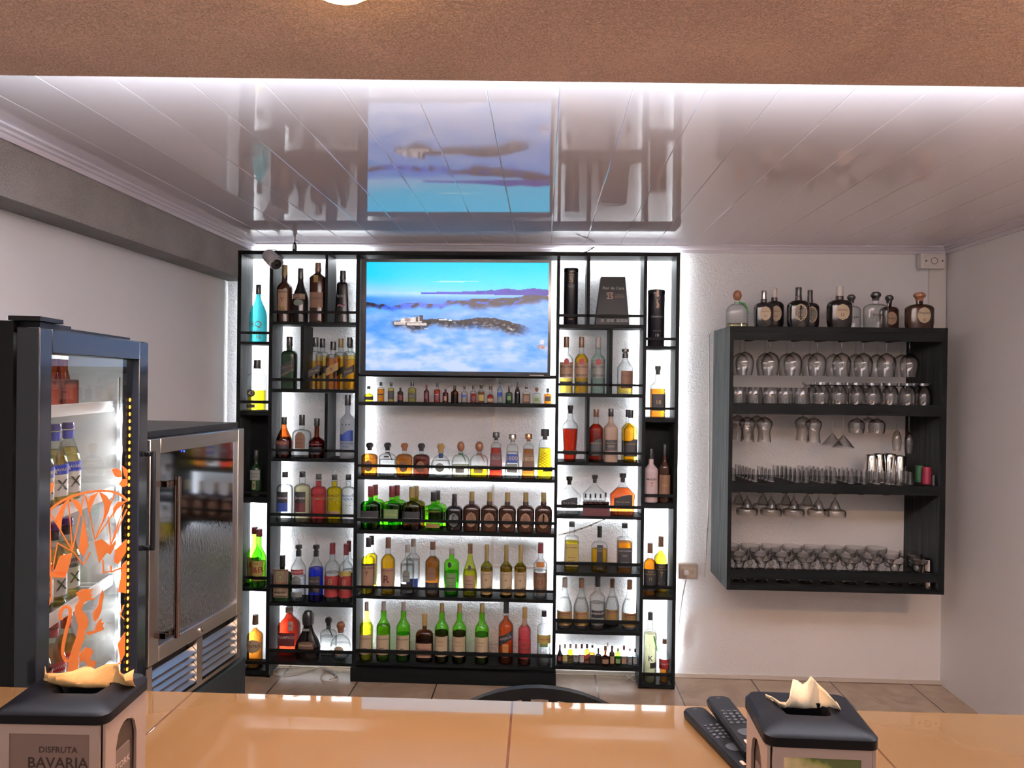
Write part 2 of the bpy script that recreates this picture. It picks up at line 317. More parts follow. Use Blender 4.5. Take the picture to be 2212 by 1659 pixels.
# closed-back compartments in the two narrow bays, plinth in the middle
for k, hi, lo in (('L', 'L2', 'L3'), ('N', 'N2', 'N3')):
    l, r, _ = ROWS[hi]; MB().box(l, r, YB-.015, YB, ROWS[lo][2], ROWS[hi][2]-.02).build('back_panel', BLACK, shelf, SO)
MB().box(UX['C'][0]-.006, UX['D'][1]+.004, YF-.012, YB-.02, zP, Z(985, 1436)-.03).build('plinth', BLACK, shelf, SO)
MB().box(UX['C'][0]-.006, UX['D'][1]+.004, YF-.010, YB-.02, 0, .02+zP).build('plinth_foot', BLACK, shelf, SO)
l, r, _ = ROWS['C1']; MB().box(l, r, YF, YB, Z(985, 815.5), Z(985, 809)).build('shelf_board', BLACK, shelf, SO)
for k in 'ABEF':
    MB().box(UX[k][0], UX[k][1], YF+.01, YF+.035, 0, (zL if k in 'AB' else zN)).build('foot', BLACK, shelf, SO)
# light strips stuck to the back edges
LEDM = emit((.93, .97, 1.0), LED_POWER)
LEDO = emit((.93, .97, 1.0), LED_POWER*2.4)
def strip(x0, x1, z0, z1, m=None):
    MB().box(x0, x1, YB+.0005, YB+.0010, z0, z1).build('led_strip', m or LEDM, shelf, SO, smooth=False)
sw = .004
def vstrip(k, z0, z1, dx=0): xm = sum(UX[k])/2+dx; strip(xm-sw, xm+sw, z0, z1, LEDO if k in 'AF' else None)
def hstrip(k0, k1, z): strip(UX[k0][1]+.01, UX[k1][0]-.01, z-sw, z+sw)
vstrip('A', zL+.05, ztop); vstrip('B', zL+.05, ztop-.05); vstrip('C', zW+.03, ztop); vstrip('D', zR+.03, ztop); vstrip('E', zR+.03, ztop-.05); vstrip('F', zN+.05, ztop)
strip(UX['A'][0], UX['C'][1], ztop+.003, ztop+.019, LEDO); strip(UX['D'][0], UX['F'][1], ztop+.003, ztop+.019, LEDO)
for r in ('C2', 'C3', 'C4'): hstrip('C', 'D', ROWS[r][2]-.012)
hstrip('D', 'E', ROWS['R4'][2]-.012); hstrip('D', 'E', ROWS['R7'][2]-.012); hstrip('B', 'C', ROWS['W6'][2]-.012)
# a length of strip has come loose and sags behind the bottles
pts = [atY(x, y, W-.02) for x, y in ((1105, 1152), (1135, 1157), (1165, 1158), (1200, 1157), (1235, 1149), (1270, 1137), (1300, 1124), (1325, 1112))]
mb = MB()
for i in range(len(pts)-1):
    a, b_ = pts[i], pts[i+1]; mb.hexa([a+Vector((0, -.001, -.005)), b_+Vector((0, -.001, -.005)), b_+Vector((0, -.001, .005)), a+Vector((0, -.001, .005))], [a+Vector((0, .001, -.005)), b_+Vector((0, .001, -.005)), b_+Vector((0, .001, .005)), a+Vector((0, .001, .005))])
st = mb.build('loose_strip', opq((.6, .6, .6), .5), shelf, SO); mb = MB()
for i in range(len(pts)-1):
    for t in (.2, .6): q = pts[i].lerp(pts[i+1], t); mb.box(q.x-.006, q.x+.006, W-.0235, W-.0212, q.z-.003, q.z+.003)
mb.build('strip_diodes', opq((.15, .15, .15), .5), st)
for o_ in (st.children): o_.location = (0, 0, 0); o_.data.transform(Matrix.Translation(-SO))
# bracket, adapter and cables on top of the unit
a = atY(497, 545, YF+.02); b_ = atY(516, 566, YF+.02); br = thing('corner_bracket', (b_.x, YF+.02, b_.z), 'black metal bracket fixing the shelf top to the left beam', 'bracket')
MB().box(a.x, a.x+.004, YF, YF+.05, b_.z, a.z).build('wall_flange', PLASTIC, br, br.location)
MB().box(a.x, b_.x-.016, YF+.01, YF+.04, a.z-.03, a.z-.026).build('arm', PLASTIC, br, br.location)
for dz in (.012, .03): MB().ball((a.x+.006, YF+.025, b_.z+dz), .004, .006, .006, 8, 5).build('bolt', STEEL, br, br.location)
q0 = atY(636.5, 549, YF+.06); q1 = atY(636, 523, YF+.06)
ad = thing('cable_connector', q0, 'small black inline power connector rising from shelf top beside the security camera', 'connector')
zt = ztop+bt; h = q1.z-zt
MB().lathe([(.006, 0), (.012, .006), (.013, h*.5), (.009, h*.8), (.004, h)], 12, .8, 3, (q0.x, YF+.06, zt)).build('connector_body', PLASTIC, ad, q0)
MB().box(q0.x-.006, q0.x+.006, YF+.0485, YF+.0495, zt+.02, zt+.045).build('sticker', PAPER, ad, q0)
MB().tube([(q0.x, YF+.06, zt+h-.002), (q0.x-.002, YF+.07, zt+h+.015), (q0.x-.004, W-.04, ZC-.002)], .0025).build('cord', PLASTIC, ad, q0)
a = atY(1243, 556, YB); pts = [atY(x, y, YB+.01) for x, y in ((1243, 553), (1252, 548), (1266, 544), (1277, 538), (1284, 533))]
pts[0].z = max(pts[0].z, zt+.003)
tag(MB().tube(pts, .0028).tube([p_+Vector((.006, 0, .002)) for p_ in pts], .0024).build('power_cable', PLASTIC, None, pts[0]), 'pair of black cables from shelf top to the ceiling moulding', 'cable')

# ------------------------------------------------------------------ television
tx0, tx1, tz0, tz1 = X(791, 684, 4.13), X(1184, 684, 4.13), Z(987, 802.5, 4.13), Z(987, 567, 4.13)
tv = thing('television', ((tx0+tx1)/2, 4.13, tz0), 'wide black framed television showing hills and a fortress above clouds', 'television')
TO = tv.location
bz = .016
fr = MB().box(tx0-.028, tx0, 4.122, 4.145, tz0-.024, tz1+bz).box(tx1, tx1+bz, 4.122, 4.145, tz0-.024, tz1+bz).box(tx0, tx1, 4.122, 4.145, tz1, tz1+bz).box(tx0, tx1, 4.122, 4.145, tz0-.024, tz0)
fr.build('bezel', opq((.006, .006, .007), .18), tv, TO, smooth=False)
MB().box(tx0-.02, tx1+.01, 4.146, 4.20, tz0-.015, tz1+.01).build('back_cover', PLASTIC, tv, TO)
MB().box(tx0+.35, tx0+.65, 4.20, 4.345, tz0+.18, tz0+.42).build('wall_mount', PLASTIC, tv, TO)
MB().box(tx1-.10, tx1-.02, 4.1205, 4.122, tz0-.019, tz0-.014).build('badge', opq((.5, .5, .5), .3), tv, TO)
def fbm(x, y, o=4, s=0):
    v = 0; a = .5
    for k_ in range(o): v += a*noise.noise(Vector((x, y, s))); x *= 2.1; y *= 2.1; a *= .5
    return v
from mathutils import noise
def mixc(a, b, t): t = max(0, min(1, t)); return [a[i]*(1-t)+b[i]*t for i in range(3)]
def sst(a, b, x): t = max(0, min(1, (x-a)/(b-a))); return t*t*(3-2*t)
def lin(c): return [((v/255)/12.92 if v < 10 else (((v/255)+.055)/1.055)**2.4) for v in c]
def pw(u, P):
    for (a, b), (c, d) in zip(P, P[1:]):
        if u <= c: return b+(d-b)*sst(a, c, u)
    return P[-1][1]
R1 = [(.30, .275), (.50, .268), (.60, .262), (.70, .250), (.77, .238), (.84, .246), (.92, .232), (1, .245)]
R2 = [(0, .37), (.08, .385), (.14, .41), (.22, .375), (.30, .37), (.40, .385), (.46, .345), (.56, .345), (.60, .325), (.68, .33), (.80, .318), (.90, .295), (1, .30)]
R3 = [(.14, .54), (.30, .525), (.42, .515), (.50, .53), (.62, .505), (.70, .505), (.76, .525), (.84, .56), (.92, .60)]
def tvc(u, v):      # u right, v down, both 0..1
    c = mixc((0, 196, 246), (2, 204, 250), u); c = mixc(c, (140, 196, 240), sst(.10, .30, v-.09*u+.02)*(1-.45*u))
    if abs(v-.178+.018*(u-.3)) < .004+.003*fbm(u*20, 1, 2) and .34 < u < .62: c = mixc(c, (190, 230, 250), .8*sst(.34, .42, u))
    if v > .275: c = mixc((150, 200, 240), (25, 125, 235), sst(.275, .36, v)+.4*fbm(u*5, v*26, 4, 1))
    if R1[0][0] < u and pw(u, R1)+.006*fbm(u*40, 0, 3, 2) < v < .286+.012*u: c = mixc((20, 60, 220), (8, 10, 150), u+.8*fbm(u*30, v*50, 3, 20))
    t = pw(u, R2)+.016*fbm(u*22, 3, 4, 3)
    if v > t:
        dep = (v-t)/(.05+.06*sst(.5, .62, u)*(1-sst(.9, 1, u))+.03*fbm(u*6, 9, 3, 4)); n_ = fbm(u*26+v*14, v*34, 5, 6)
        dk = mixc((14, 90, 232), (18, 12, 34), sst(-.18, .16, n_+.30*sst(.42, .6, u)+.3*(1-sst(.0, .14, u))-.12))
        c = mixc(c, dk, (1-sst(.55, 1.25, dep+.8*fbm(u*14, v*22, 4, 5))))
        if dep > .5: c = mixc(c, (120, 180, 240), .55*sst(.5, 1.4, dep))
    cl = pw(u, [(0, .47), (.2, .455), (.35, .475), (.5, .44), (.6, .42), (.75, .40), (.9, .37), (1, .36)])+.05*fbm(u*9, v*12, 4, 7)
    f_ = fbm(u*6, v*9, 6, 8)+.35*fbm(u*17, v*26, 4, 21)
    cloud = mixc((40, 128, 238), (182, 198, 240), .42+.5*sst(.45, .95, v)+1.0*f_); cloud = mixc(cloud, (96, 152, 230), .45*sst(.05, -.22, fbm(u*3.2+5, v*4.4, 4, 9)))
    c = mixc(c, cloud, sst(cl-.03, cl+.04, v))
    t = pw(u, R3)+.010*fbm(u*40, 5, 4, 10)
    if .13 < u < .93 and v > t:
        low = pw(u, [(.13, .60), (.25, .62), (.40, .60), (.5, .60), (.6, .60), (.72, .62), (.84, .66), (.93, .66)])+.06*fbm(u*12, v*9, 4, 11)
        k = (1-sst(low-.05, low+.03, v))*sst(.13, .17, u)*(1-sst(.80, .93, u)); n_ = fbm(u*44, v*50, 5, 12)
        g = mixc((128, 122, 128), (16, 13, 18), sst(-.2, .12, n_+.16*(1-sst(t+.03, t+.10, v))))
        c = mixc(c, g, k*.95)
    def blk(u0, u1, v0, v1, col, sl=.0):
        nonlocal c
        if u0 < u < u1 and v0+sl*(u1-u) < v < v1: c = [min(255, q*(1+.5*fbm(u*90, v*90, 2, 30))) for q in col]
    blk(.155, .22, .545, .575, (196, 180, 176)); blk(.19, .31, .500, .555, (218, 204, 198), .15); blk(.215, .245, .515, .55, (150, 130, 125)); blk(.275, .288, .50, .545, (70, 58, 58)); blk(.295, .315, .487, .54, (52, 42, 44)); blk(.185, .315, .488, .497, (28, 22, 28), .12)
    blk(.225, .335, .560, .582, (205, 190, 184)); blk(.40, .45, .522, .532, (196, 206, 222)); blk(.455, .475, .527, .536, (220, 220, 225)); blk(.20, .225, .59, .60, (190, 180, 180)); blk(.945, .985, .745, .785, (176, 150, 156)); blk(.957, .977, .705, .74, (206, 206, 232)); blk(.79, .805, .60, .607, (235, 225, 215)); blk(.32, .345, .60, .612, (190, 185, 190))
    return lin(c)
NU, NV = 300, 180; me = bpy.data.meshes.new('screen')
me.from_pydata([(tx0+(tx1-tx0)*i/NU-TO.x, 4.130-TO.y, tz1-(tz1-tz0)*j/NV-TO.z) for j in range(NV+1) for i in range(NU+1)], [],
               [(j*(NU+1)+i, (j+1)*(NU+1)+i, (j+1)*(NU+1)+i+1, j*(NU+1)+i+1) for j in range(NV) for i in range(NU)])
ca = me.color_attributes.new('picture', 'FLOAT_COLOR', 'POINT'); buf = []
for j in range(NV+1):
    for i in range(NU+1): buf += [*tvc(i/NU, j/NV), 1]
ca.data.foreach_set('color', buf)
mt, nt, p, out = nodes('lit_screen'); at = nt.nodes.new('ShaderNodeAttribute'); at.attribute_name = 'picture'
nt.links.new(at.outputs[0], p.inputs['Emission Color']); p.inputs['Specular IOR Level'].default_value = .12; p.inputs['Emission Strength'].default_value = 1.0; p.inputs['Base Color'].default_value = (.01, .01, .01, 1); p.inputs['Roughness'].default_value = .2
me.materials.append(mt); so = bpy.data.objects.new('screen', me); C.objects.link(so); so.parent = tv

# ------------------------------------------------------------------ bottles
# style: neck width, shoulder z, neck z, cap z, cap width, curve, base, depth ratio, squareness, cap kind
ST = {'spirit': (.36, .57, .73, .82, .38, 'm', 1, 1, 2, 'c'), 'tall': (.34, .60, .72, .84, .40, 's', 1, 1, 2, 'c'), 'round': (.38, .66, .75, .90, .36, 'r', 1, 1, 2, 'c'),
      'square': (.36, .64, .74, .83, .42, 'r', 1, .95, 5, 'c'), 'slope': (.32, .38, .80, .82, .34, 's', .98, 1, 2, 'c'), 'hock': (.24, .44, .84, .84, .30, 's', 1, 1, 2, 'c'),
      'wine': (.34, .56, .70, .70, .37, 's', 1, 1, 2, 'c'), 'flask': (.26, .54, .66, .76, .30, 'r', .94, .62, 3, 'c'), 'oldp': (.30, .52, .68, .77, .30, 'r', .9, .75, 4, 'c'),
      'jd': (.36, .64, .72, .91, .40, 'r', 1, 1, 6, 'c'), 'dec': (.20, .50, .74, .80, .27, 'l', .93, .5, 3, 'tee'), 'dj': (.24, .54, .68, .78, .44, 'r', .95, .66, 3, 'knob'),
      'pat': (.26, .42, .64, .72, .44, 'r', 1, .9, 4, 'ball'), '1800': (.28, .66, .78, .84, .48, 'l', 1.35, .8, 5, 'sq'), 'ridge': (.32, .70, .80, .80, .52, 's', 1.25, .9, 3, 'sq'),
      'bell': (.30, .40, .56, .82, .36, 's', 1, 1, 2, 'c'), 'fran': (.34, .74, .84, .86, .40, 's', 1, .9, 3, 'c'), 'taper': (.34, .72, .78, .84, .40, 'l', 1.15, .9, 4, 'c'),
      'cuervo': (.32, .62, .76, .86, .38, 's', 1, 1, 3, 'c'), 'tanq': (.34, .66, .78, .88, .32, 'r', .92, 1, 2, 'c'), 'jb': (.34, .50, .72, .88, .42, 's', 1, 1, 2, 'c'),
      'bw': (.40, .56, .74, .85, .32, 's', .98, 1, 2, 'c'), 'pour': (.34, .50, .70, .72, .36, 's', 1, 1, 2, 'pour'), 'upt': (.34, .62, .78, .86, .36, 's', .8, 1, 2, 'tee'),
      'djr': (.24, .34, .66, .74, .40, 'r', .60, .72, 2, 'knob'), 'sher': (.34, .22, .70, .72, .46, 's', .9, .62, 2, 'dome'), 'coke': (.42, .52, .84, .9, .40, 's', .92, 1, 2, 'c'), 'tee': (.34, .60, .72, .84, .40, 's', 1, 1, 4, 'tee'),
      'jug': (.32, .60, .86, .90, .36, 's', 1, .8, 4, 'c')}
GL = {'clr': (.95, .97, .97), 'grn': (.42, .88, .16), 'dgrn': (.10, .42, .05), 'gy': (.80, .86, .30), 'olv': (.46, .46, .06), 'lgr': (.82, .93, .88), 'brn': (.40, .17, .05), 'blu': (.75, .88, .97)}
OP = {'blk': (.010, .008, .008), 'dbr': (.035, .014, .008), 'beige': (.30, .22, .17), 'wht': (.55, .45, .47), 'dred': (.05, .008, .008), 'dg': (.01, .03, .012)}
LQ = {'Y': (1, .80, .01), 'A': (.98, .56, .02), 'G': (.96, .70, .10), 'O': (.93, .30, .01), 'B': (.42, .13, .01), 'R': (.62, .03, .01), 'K': (.10, .02, .01), 'T': (.05, .80, .90), 'P': (.92, .90, .55), 'E': (.10, .75, .05),
      'U': (.02, .05, .85), 'W': (.97, .98, .98), 'M': (.88, .10, .12), 'L': (.75, .68, .1), 'C': (.96, .16, .03), 'D': (.15, .35, .03)}
CP = {'k': (.012, .012, .012), 'r': (.10, .012, .015), 'b': (.10, .05, .025), 'g': (.28, .26, .24), 'y': (.30, .20, .07), 'w': (.5, .48, .45), 'o': (.22, .17, .06), 's': (.45, .43, .40), 'n': (.18, .07, .03), 'c': (.42, .20, .10)}
LC = {'cr': (.52, .42, .28), 'k': (.012, .012, .014), 'w': (.55, .52, .5), 'br': (.16, .08, .04), 'r': (.28, .02, .02), 'ye': (.45, .36, .10), 'bl': (.02, .06, .30), 'gd': (.28, .18, .05), 'gr': (.22, .24, .22), 'dr': (.10, .012, .015), 'gn': (.16, .26, .10), 'or': (.5, .2, .05), 'pk': (.35, .10, .14), 'tn': (.35, .22, .14)}
LC = {k: tuple(c*.72 for c in v) for k, v in LC.items()}; OP = {k: tuple(c*.6 for c in v) if k not in ('beige', 'wht') else v for k, v in OP.items()}
def bottle(root, w_, h, style, gl, lq, lv, cap, labels=(), seg=24, parts=True, pour=0):
    nw, sh, nz, cz, cw, cur, br_, dr, ex, ck = ST[style]; a = w_/2; nr = a*nw; th = .004 if w_ > .04 else .0015
    def rad(t):
        if t <= sh: return a*(br_+(1-br_)*min(1, t/sh)) if br_ > 1 or cur == 'l' else a*(br_+(1-br_)*sst(0, .18, t))
        if t >= nz: return nr
        q = (t-sh)/(nz-sh)
        if cur == 's': return nr+(a-nr)*(.5+.5*math.cos(PI*q))
        if cur == 'm': return nr+(a-nr)*(.5+.5*math.cos(PI*q**1.4))
        if cur == 'r': return nr+(a-nr)*math.sqrt(max(0, 1-q*q))*(1 if q < .8 else 1)
        return nr+(a-nr)*(1-q)
    if style in ('1800', 'ridge', 'taper'):
        def rad(t, a=a): 
            top = a*.74
            if t <= sh: return a*(1-.26*t/sh)
            if t >= nz: return nr
            q = (t-sh)/(nz-sh); return nr+(top-nr)*math.sqrt(max(0, 1-q*q))
    if style == 'upt':
        def rad(t, a=a):
            if t <= sh: return a*(.80+.20*sst(0, sh, t))
            if t >= nz: return nr
            q = (t-sh)/(nz-sh); return nr+(a-nr)*(.5+.5*math.cos(PI*q))
    if style == 'coke':
        def rad(t, a=a):
            if t <= sh: return a*(.90-.12*math.sin(PI*min(1, t/.3))+.10*sst(.3, sh, t))
            if t >= nz: return nr
            q = (t-sh)/(nz-sh); return nr+(a-nr)*(.5+.5*math.cos(PI*q))
    if style == 'djr':
        def rad(t, a=a):
            if t >= nz: return nr
            q = (t-.30)/(.34 if t < .30 else nz-.30); return max(nr, a*math.sqrt(max(.0, 1-min(1, abs(q))**2.2)))
    ts = [0, .012, .03, .08, .15, .22, .3]+[.3+(sh-.3)*i/3 for i in (1, 2, 3) if sh > .3]+[sh+(nz-sh)*i/8 for i in range(1, 9)]+[(nz+cz)/2, cz]
    ts = sorted(set(round(t, 4) for t in ts if t <= cz+1e-6))
    prof = [(rad(t)*(.93 if t == 0 else 1), t*h) for t in ts]
    if style == 'tanq': prof = [(r+(a*.10 if .55 < z/h < .62 else 0), z) for r, z in prof]
    mat = opq(OP[gl], .22, spec=.25) if gl in OP else (glass(GL[gl], .04, .02, 2.6, .9, 'bottle_glass') if gl != 'frost' else milky((.75, .80, .85), .45))
    if lq == 'T': mat = milky((.10, .78, .86), .30)
    g = MB().lathe(prof, seg, dr, ex)
    body = g.build('glass_body', mat, root)
    if lq and gl not in OP and lq != 'T':
        L_ = [(max(.001, rad(t)-th)*(.96 if t == 0 else 1), max(t*h, .004)) for t in ts if t < lv] + [(max(.001, rad(lv)-th), lv*h)]
        MB().lathe(L_, seg, dr, ex).build('liquid', liq(LQ[lq]), root)
    if ck == 'ribs': pass
    cr = a*cw; cm_ = opq(CP[cap], .35 if cap not in 'cs' else .25, 1 if cap in 'cs' else 0); z0 = cz*h-.002; z1 = h; q = MB()
    if ck == 'c': q.lathe([(cr, z0), (cr*1.03, z0+.002), (cr*.97, (z0+z1)/2), (cr, z1-.003), (cr*.93, z1)], 16)
    elif ck == 'tee': q.lathe([(nr*.8, z0), (nr*.9, z0+(z1-z0)*.5), (cr*.95, z0+(z1-z0)*.55), (cr, z1-.002), (cr*.9, z1)], 16)
    elif ck == 'knob': q.lathe([(nr*1.15, z0), (nr*1.2, z0+(z1-z0)*.25), (cr*.7, z0+(z1-z0)*.3), (cr, z0+(z1-z0)*.55), (cr*.98, z0+(z1-z0)*.8), (cr*.6, z1)], 16)
    elif ck == 'ball': r_ = (z1-z0)/2; q.ball((0, 0, z0+r_), cr, cr, r_, 16, 10)
    elif ck == 'sq': q.lathe([(nr*.9, z0), (nr*.9, z0+(z1-z0)*.3), (cr, z0+(z1-z0)*.32), (cr, z1-.003), (cr*.9, z1)], 16)
    elif ck == 'dome': q.lathe([(cr*.9, z0), (cr, z0+(z1-z0)*.35), (cr*.92, z0+(z1-z0)*.7), (cr*.6, z1-.004), (cr*.2, z1)], 16)
    elif ck == 'pour': q.lathe([(cr, z0), (cr, z0+(z1-z0)*.30), (nr*.8, z0+(z1-z0)*.31), (nr*.8, z0+(z1-z0)*.42), (cr*1.25, z0+(z1-z0)*.44), (cr*1.2, z0+(z1-z0)*.62), (cr*.4, z0+(z1-z0)*.63)], 16)
    q.build('cap' if ck in 'c sq dome' else 'stopper', cm_, root)
    if ck == 'pour':
        zz = z0+(z1-z0)*.62; MB().tube([(0, 0, zz), (.001, 0, zz+(z1-zz)*.5), (-.004, -.006, z1)], [.005, .005, .003]).build('pourer_spout', STEMW, root)
    if style == 'oldp':
        MB().lathe([(nr*1.12, nz*h), (nr*1.12, nz*h+.012), (nr*1.0, nz*h+.02)], 16, 1).build('neck_seal', opq((.02, .008, .008), .4), root)
    # labels: (z0, z1, colour, half width, x offset, shape, ((text, z, width fraction, colour), ...))
    for lab in labels:
        lz0, lz1, lc, hw, xo, shp, txt = lab
        def surf(x, t): r = rad(t)*1.0; q_ = min(.995, abs(x)/r); return -r*dr*(1-q_**ex)**(1/ex)
        nx, nz_ = (14, 6) if shp != 'o' else (16, 10); V = []; Fc = []; hw_ = hw*a*.985
        for j in range(nz_+1):
            tt = lz0+(lz1-lz0)*j/nz_
            if shp == 'o': e = math.sqrt(max(0, 1-((j/nz_)*2-1)**2)); wj = hw_*max(.03, e)
            elif shp == 'arch': wj = hw_*(1 if j < nz_*.7 else math.sqrt(max(.03, 1-((j/nz_-.7)/.32)**2)))
            else: wj = hw_
            for i in range(nx+1):
                x_ = xo*a-wj+2*wj*i/nx; x_ = max(-.985*a, min(.985*a, x_))
                dz = (.5*w_/h*(x_/a)*.55) if shp == 'diag' else (.05*math.sin(x_/a*2+.5) if shp == 'wave' and j == nz_ else 0)
                t2 = tt+dz; V.append((x_, surf(x_, min(sh, max(0, tt)))-.0012, t2*h))
        for j in range(nz_):
            for i in range(nx): k = j*(nx+1)+i; Fc.append((k, k+1, k+nx+2, k+nx+1))
        lo = MB().add(V, Fc).build('label', opq(LC[lc], .6), root) if lc != '-' else body
        if txt:
            mbs = {}
            for s, tz, wf, tc_ in txt:
                v, f, tw = text_geo(s); k = wf*w_/tw; m_ = mbs.setdefault(tc_, MB())
                sl = (.5*.55*2) if shp == 'diag' else 0
                m_.add([(xo*a+p_[0]*k, surf(max(-.98*a, min(.98*a, xo*a+p_[0]*k)), min(sh, tz))-.0022, tz*h+p_[1]*k+(p_[0]*k*.28 if shp == 'diag' else 0)) for p_ in v], f)
            for tc_, m_ in mbs.items(): m_.build('lettering', opq(LC[tc_], .5), lo, smooth=False)
    return body
ORD = ['first', 'second', 'third', 'fourth', 'fifth', 'sixth', 'seventh', 'eighth', 'ninth', 'tenth', 'eleventh', 'twelfth', 'thirteenth', 'fourteenth', 'fifteenth', 'sixteenth', 'seventeenth', 'eighteenth', 'nineteenth']
BAYN = {'L': 'leftmost narrow bay', 'W': 'wide left bay', 'C': 'middle bay', 'R': 'wide right bay', 'N': 'rightmost narrow bay'}
def place(row, items, name='liquor_bottle', cat='bottle', group=None, yrow=None, zs=None, xr=None, bay=None, seg=24, yb=None):
    """items: (px x, px top, px width, style, glass, liquid, level, cap, labels, words, back?)"""
    if zs is None: l, r, zs = ROWS[row]
    else: l, r = xr
    if bay is None:
        n = sum(1 for k in ROWS if k[0] == row[0]); i = int(row[1])
        bay = ('top shelf' if i == 1 else 'bottom shelf' if i == n else ORD[i-1]+' shelf')+', '+BAYN[row[0]]
    for it in items:
        px, pt, pw, sty, gl, lq, lv, cap, labs, words = it[:10]; back = len(it) > 10
        Y = (yrow or 4.197) if not back else (yb or 4.277)
        if (yrow or 0) and back and not yb: Y = yrow+.085
        q = atY(px, pt, Y); w_ = pw*Y/F; h = q.z-zs; dr = ST[sty][7]
        # stand straight above the base: x is read at mid height
        x = q.x; x = max(l+w_/2+.002, min(r-w_/2-.002, x)) if not back or pw > 25 else x
        if not back and w_*dr/2 > .042: Y = YF+.016+w_*dr/2 if row in ROWS else Y
        o = thing(name, (x, Y, zs), words+', '+bay if bay else words, cat, group or ('bottles on the '+bay))
        bottle(o, w_, h, sty, gl, lq, lv, cap, labs, seg)
def B(z0, z1, c, *txt, hw=.86, xo=0, s='r'): return (z0, z1, c, hw, xo, s, txt)
K = 'back'
place('L1', [(556, 614, 37, 'hock', 'clr', 'T', .8, 'k', [B(0, 0, '-', ('HQ', .30, .74, 'gr'), ('FORTIS', .17, .7, 'gr'), ('P  N', .08, .6, 'gr'))], 'tall turquoise frosted bottle with grey letters')])
place('L2', [(553.5, 777, 37, 'square', 'clr', 'Y', .40, 'k', [B(.27, .42, 'k', ('43', .345, .34, 'cr'), hw=.52, xo=-.35, s='o'), B(.06, .13, 'k', hw=.55, xo=-.4), B(.145, .19, 'gd', hw=.55, xo=-.4)], 'clear bottle of bright yellow liqueur with round 43 label')])
place('L3', [(554, 973, 26, 'spirit', 'dg', None, 0, 'k', [B(.36, .58, 'gr', ('PASSPORT', .50, .7, 'k'), ('SCOTCH', .44, .55, 'k')), B(.16, .34, 'gn', hw=.3), B(.20, .30, 'dr', hw=.14)], 'dark square whisky bottle with grey label in shadow')])
place('L4', [(550, 1138, 31, 'jb', 'grn', 'L', .42, 'r', [B(.12, .48, 'ye', ('J&B', .34, .8, 'r'))], 'green whisky bottle standing behind its twin', K),
             (560, 1143, 31, 'jb', 'grn', 'L', .44, 'r', [B(.12, .47, 'ye', ('RARE', .42, .3, 'dr'), ('J&B', .31, .86, 'r'), ('SCOTCH', .16, .5, 'gd'))], 'green whisky bottle with yellow label standing in front')])
place('L5', [(549.5, 1329.5, 35, 'spirit', 'clr', 'B', .74, 'b', [B(.30, .56, 'cr', ('CORTEZ', .43, .86, 'dr'), s='o', hw=.98)], 'amber rum bottle with oval cream label')])
place('W1', [(614, 572, 33, 'spirit', 'dbr', None, 0, 'o', [B(.20, .56, 'tn', ('AMARULA', .52, .72, 'k'), ('Y', .38, .30, 'br'), hw=.66), B(.17, .27, 'gd', ('CREAM', .22, .3, 'k'), hw=.45)], 'brown cream liqueur bottle with elephant label'),
             (648, 579, 35, 'slope', 'blk', None, 0, 'k', [B(.42, .52, 'br', ('BAILEYS', .475, .74, 'gr'), hw=.8), B(.30, .42, 'gr', ('~', .36, .5, 'gn'), hw=.6, s='o')], 'sloping black cream liqueur bottle'),
             (687.5, 568, 34, 'fran', 'dbr', None, 0, 'b', [B(.24, .50, 'br', ('Frangelico', .40, .8, 'k')), B(.66, .78, 'gd', hw=.3)], 'monk shaped brown bottle with rope cord'),
             (741, 585, 32, 'taper', 'blk', None, 0, 'k', [B(0, 0, '-', ('ROSE', .50, .56, 'gr'), ('~', .33, .5, 'pk'))], 'tapered black bottle lettered in grey')], seg=20)
place('W2', [(682, 729, 29, 'square', 'clr', 'A', .55, 'k', [B(.28, .42, 'k', ('BLACK LABEL', .35, .8, 'gd'), s='diag', hw=.98)], 'square amber whisky bottle with black sloping label beside the divider'),
             (697, 731.5, 28, 'square', 'clr', 'G', .66, 'k', [B(.28, .42, 'k', s='diag', hw=.98)], 'square whisky bottle half hidden behind the black labelled one', K),
             (720, 738, 29, 'square', 'clr', 'O', .66, 'k', [B(.34, .50, 'gd', ('X', .42, .3, 'dr'), s='diag', hw=.98)], 'shorter square bottle of darker amber whisky with gold label'),
             (737, 731.5, 28, 'square', 'clr', 'A', .66, 'o', [B(.28, .42, 'k', s='diag', hw=.98)], 'square whisky bottle with bronze cap standing in the back', K),
             (755.5, 729, 27, 'square', 'clr', 'G', .66, 'k', [B(.28, .42, 'k', ('WALKER', .35, .7, 'gd'), s='diag', hw=.98)], 'square whisky bottle beside the right upright'),
             (757.5, 733, 27, 'square', 'clr', 'A', .6, 'k', [], 'square whisky bottle almost hidden in the right back corner', K),
             ], bay='second shelf, wide left bay')
place('W2', [(625.5, 727.4, 31, 'square', 'dg', None, 0, 'k', [B(.28, .50, 'k', ('GREEN LABEL', .42, .8, 'gd'), s='diag', hw=.98), B(.30, .33, 'gd', s='diag', hw=.98)], 'dark green square whisky bottle left of the divider')])
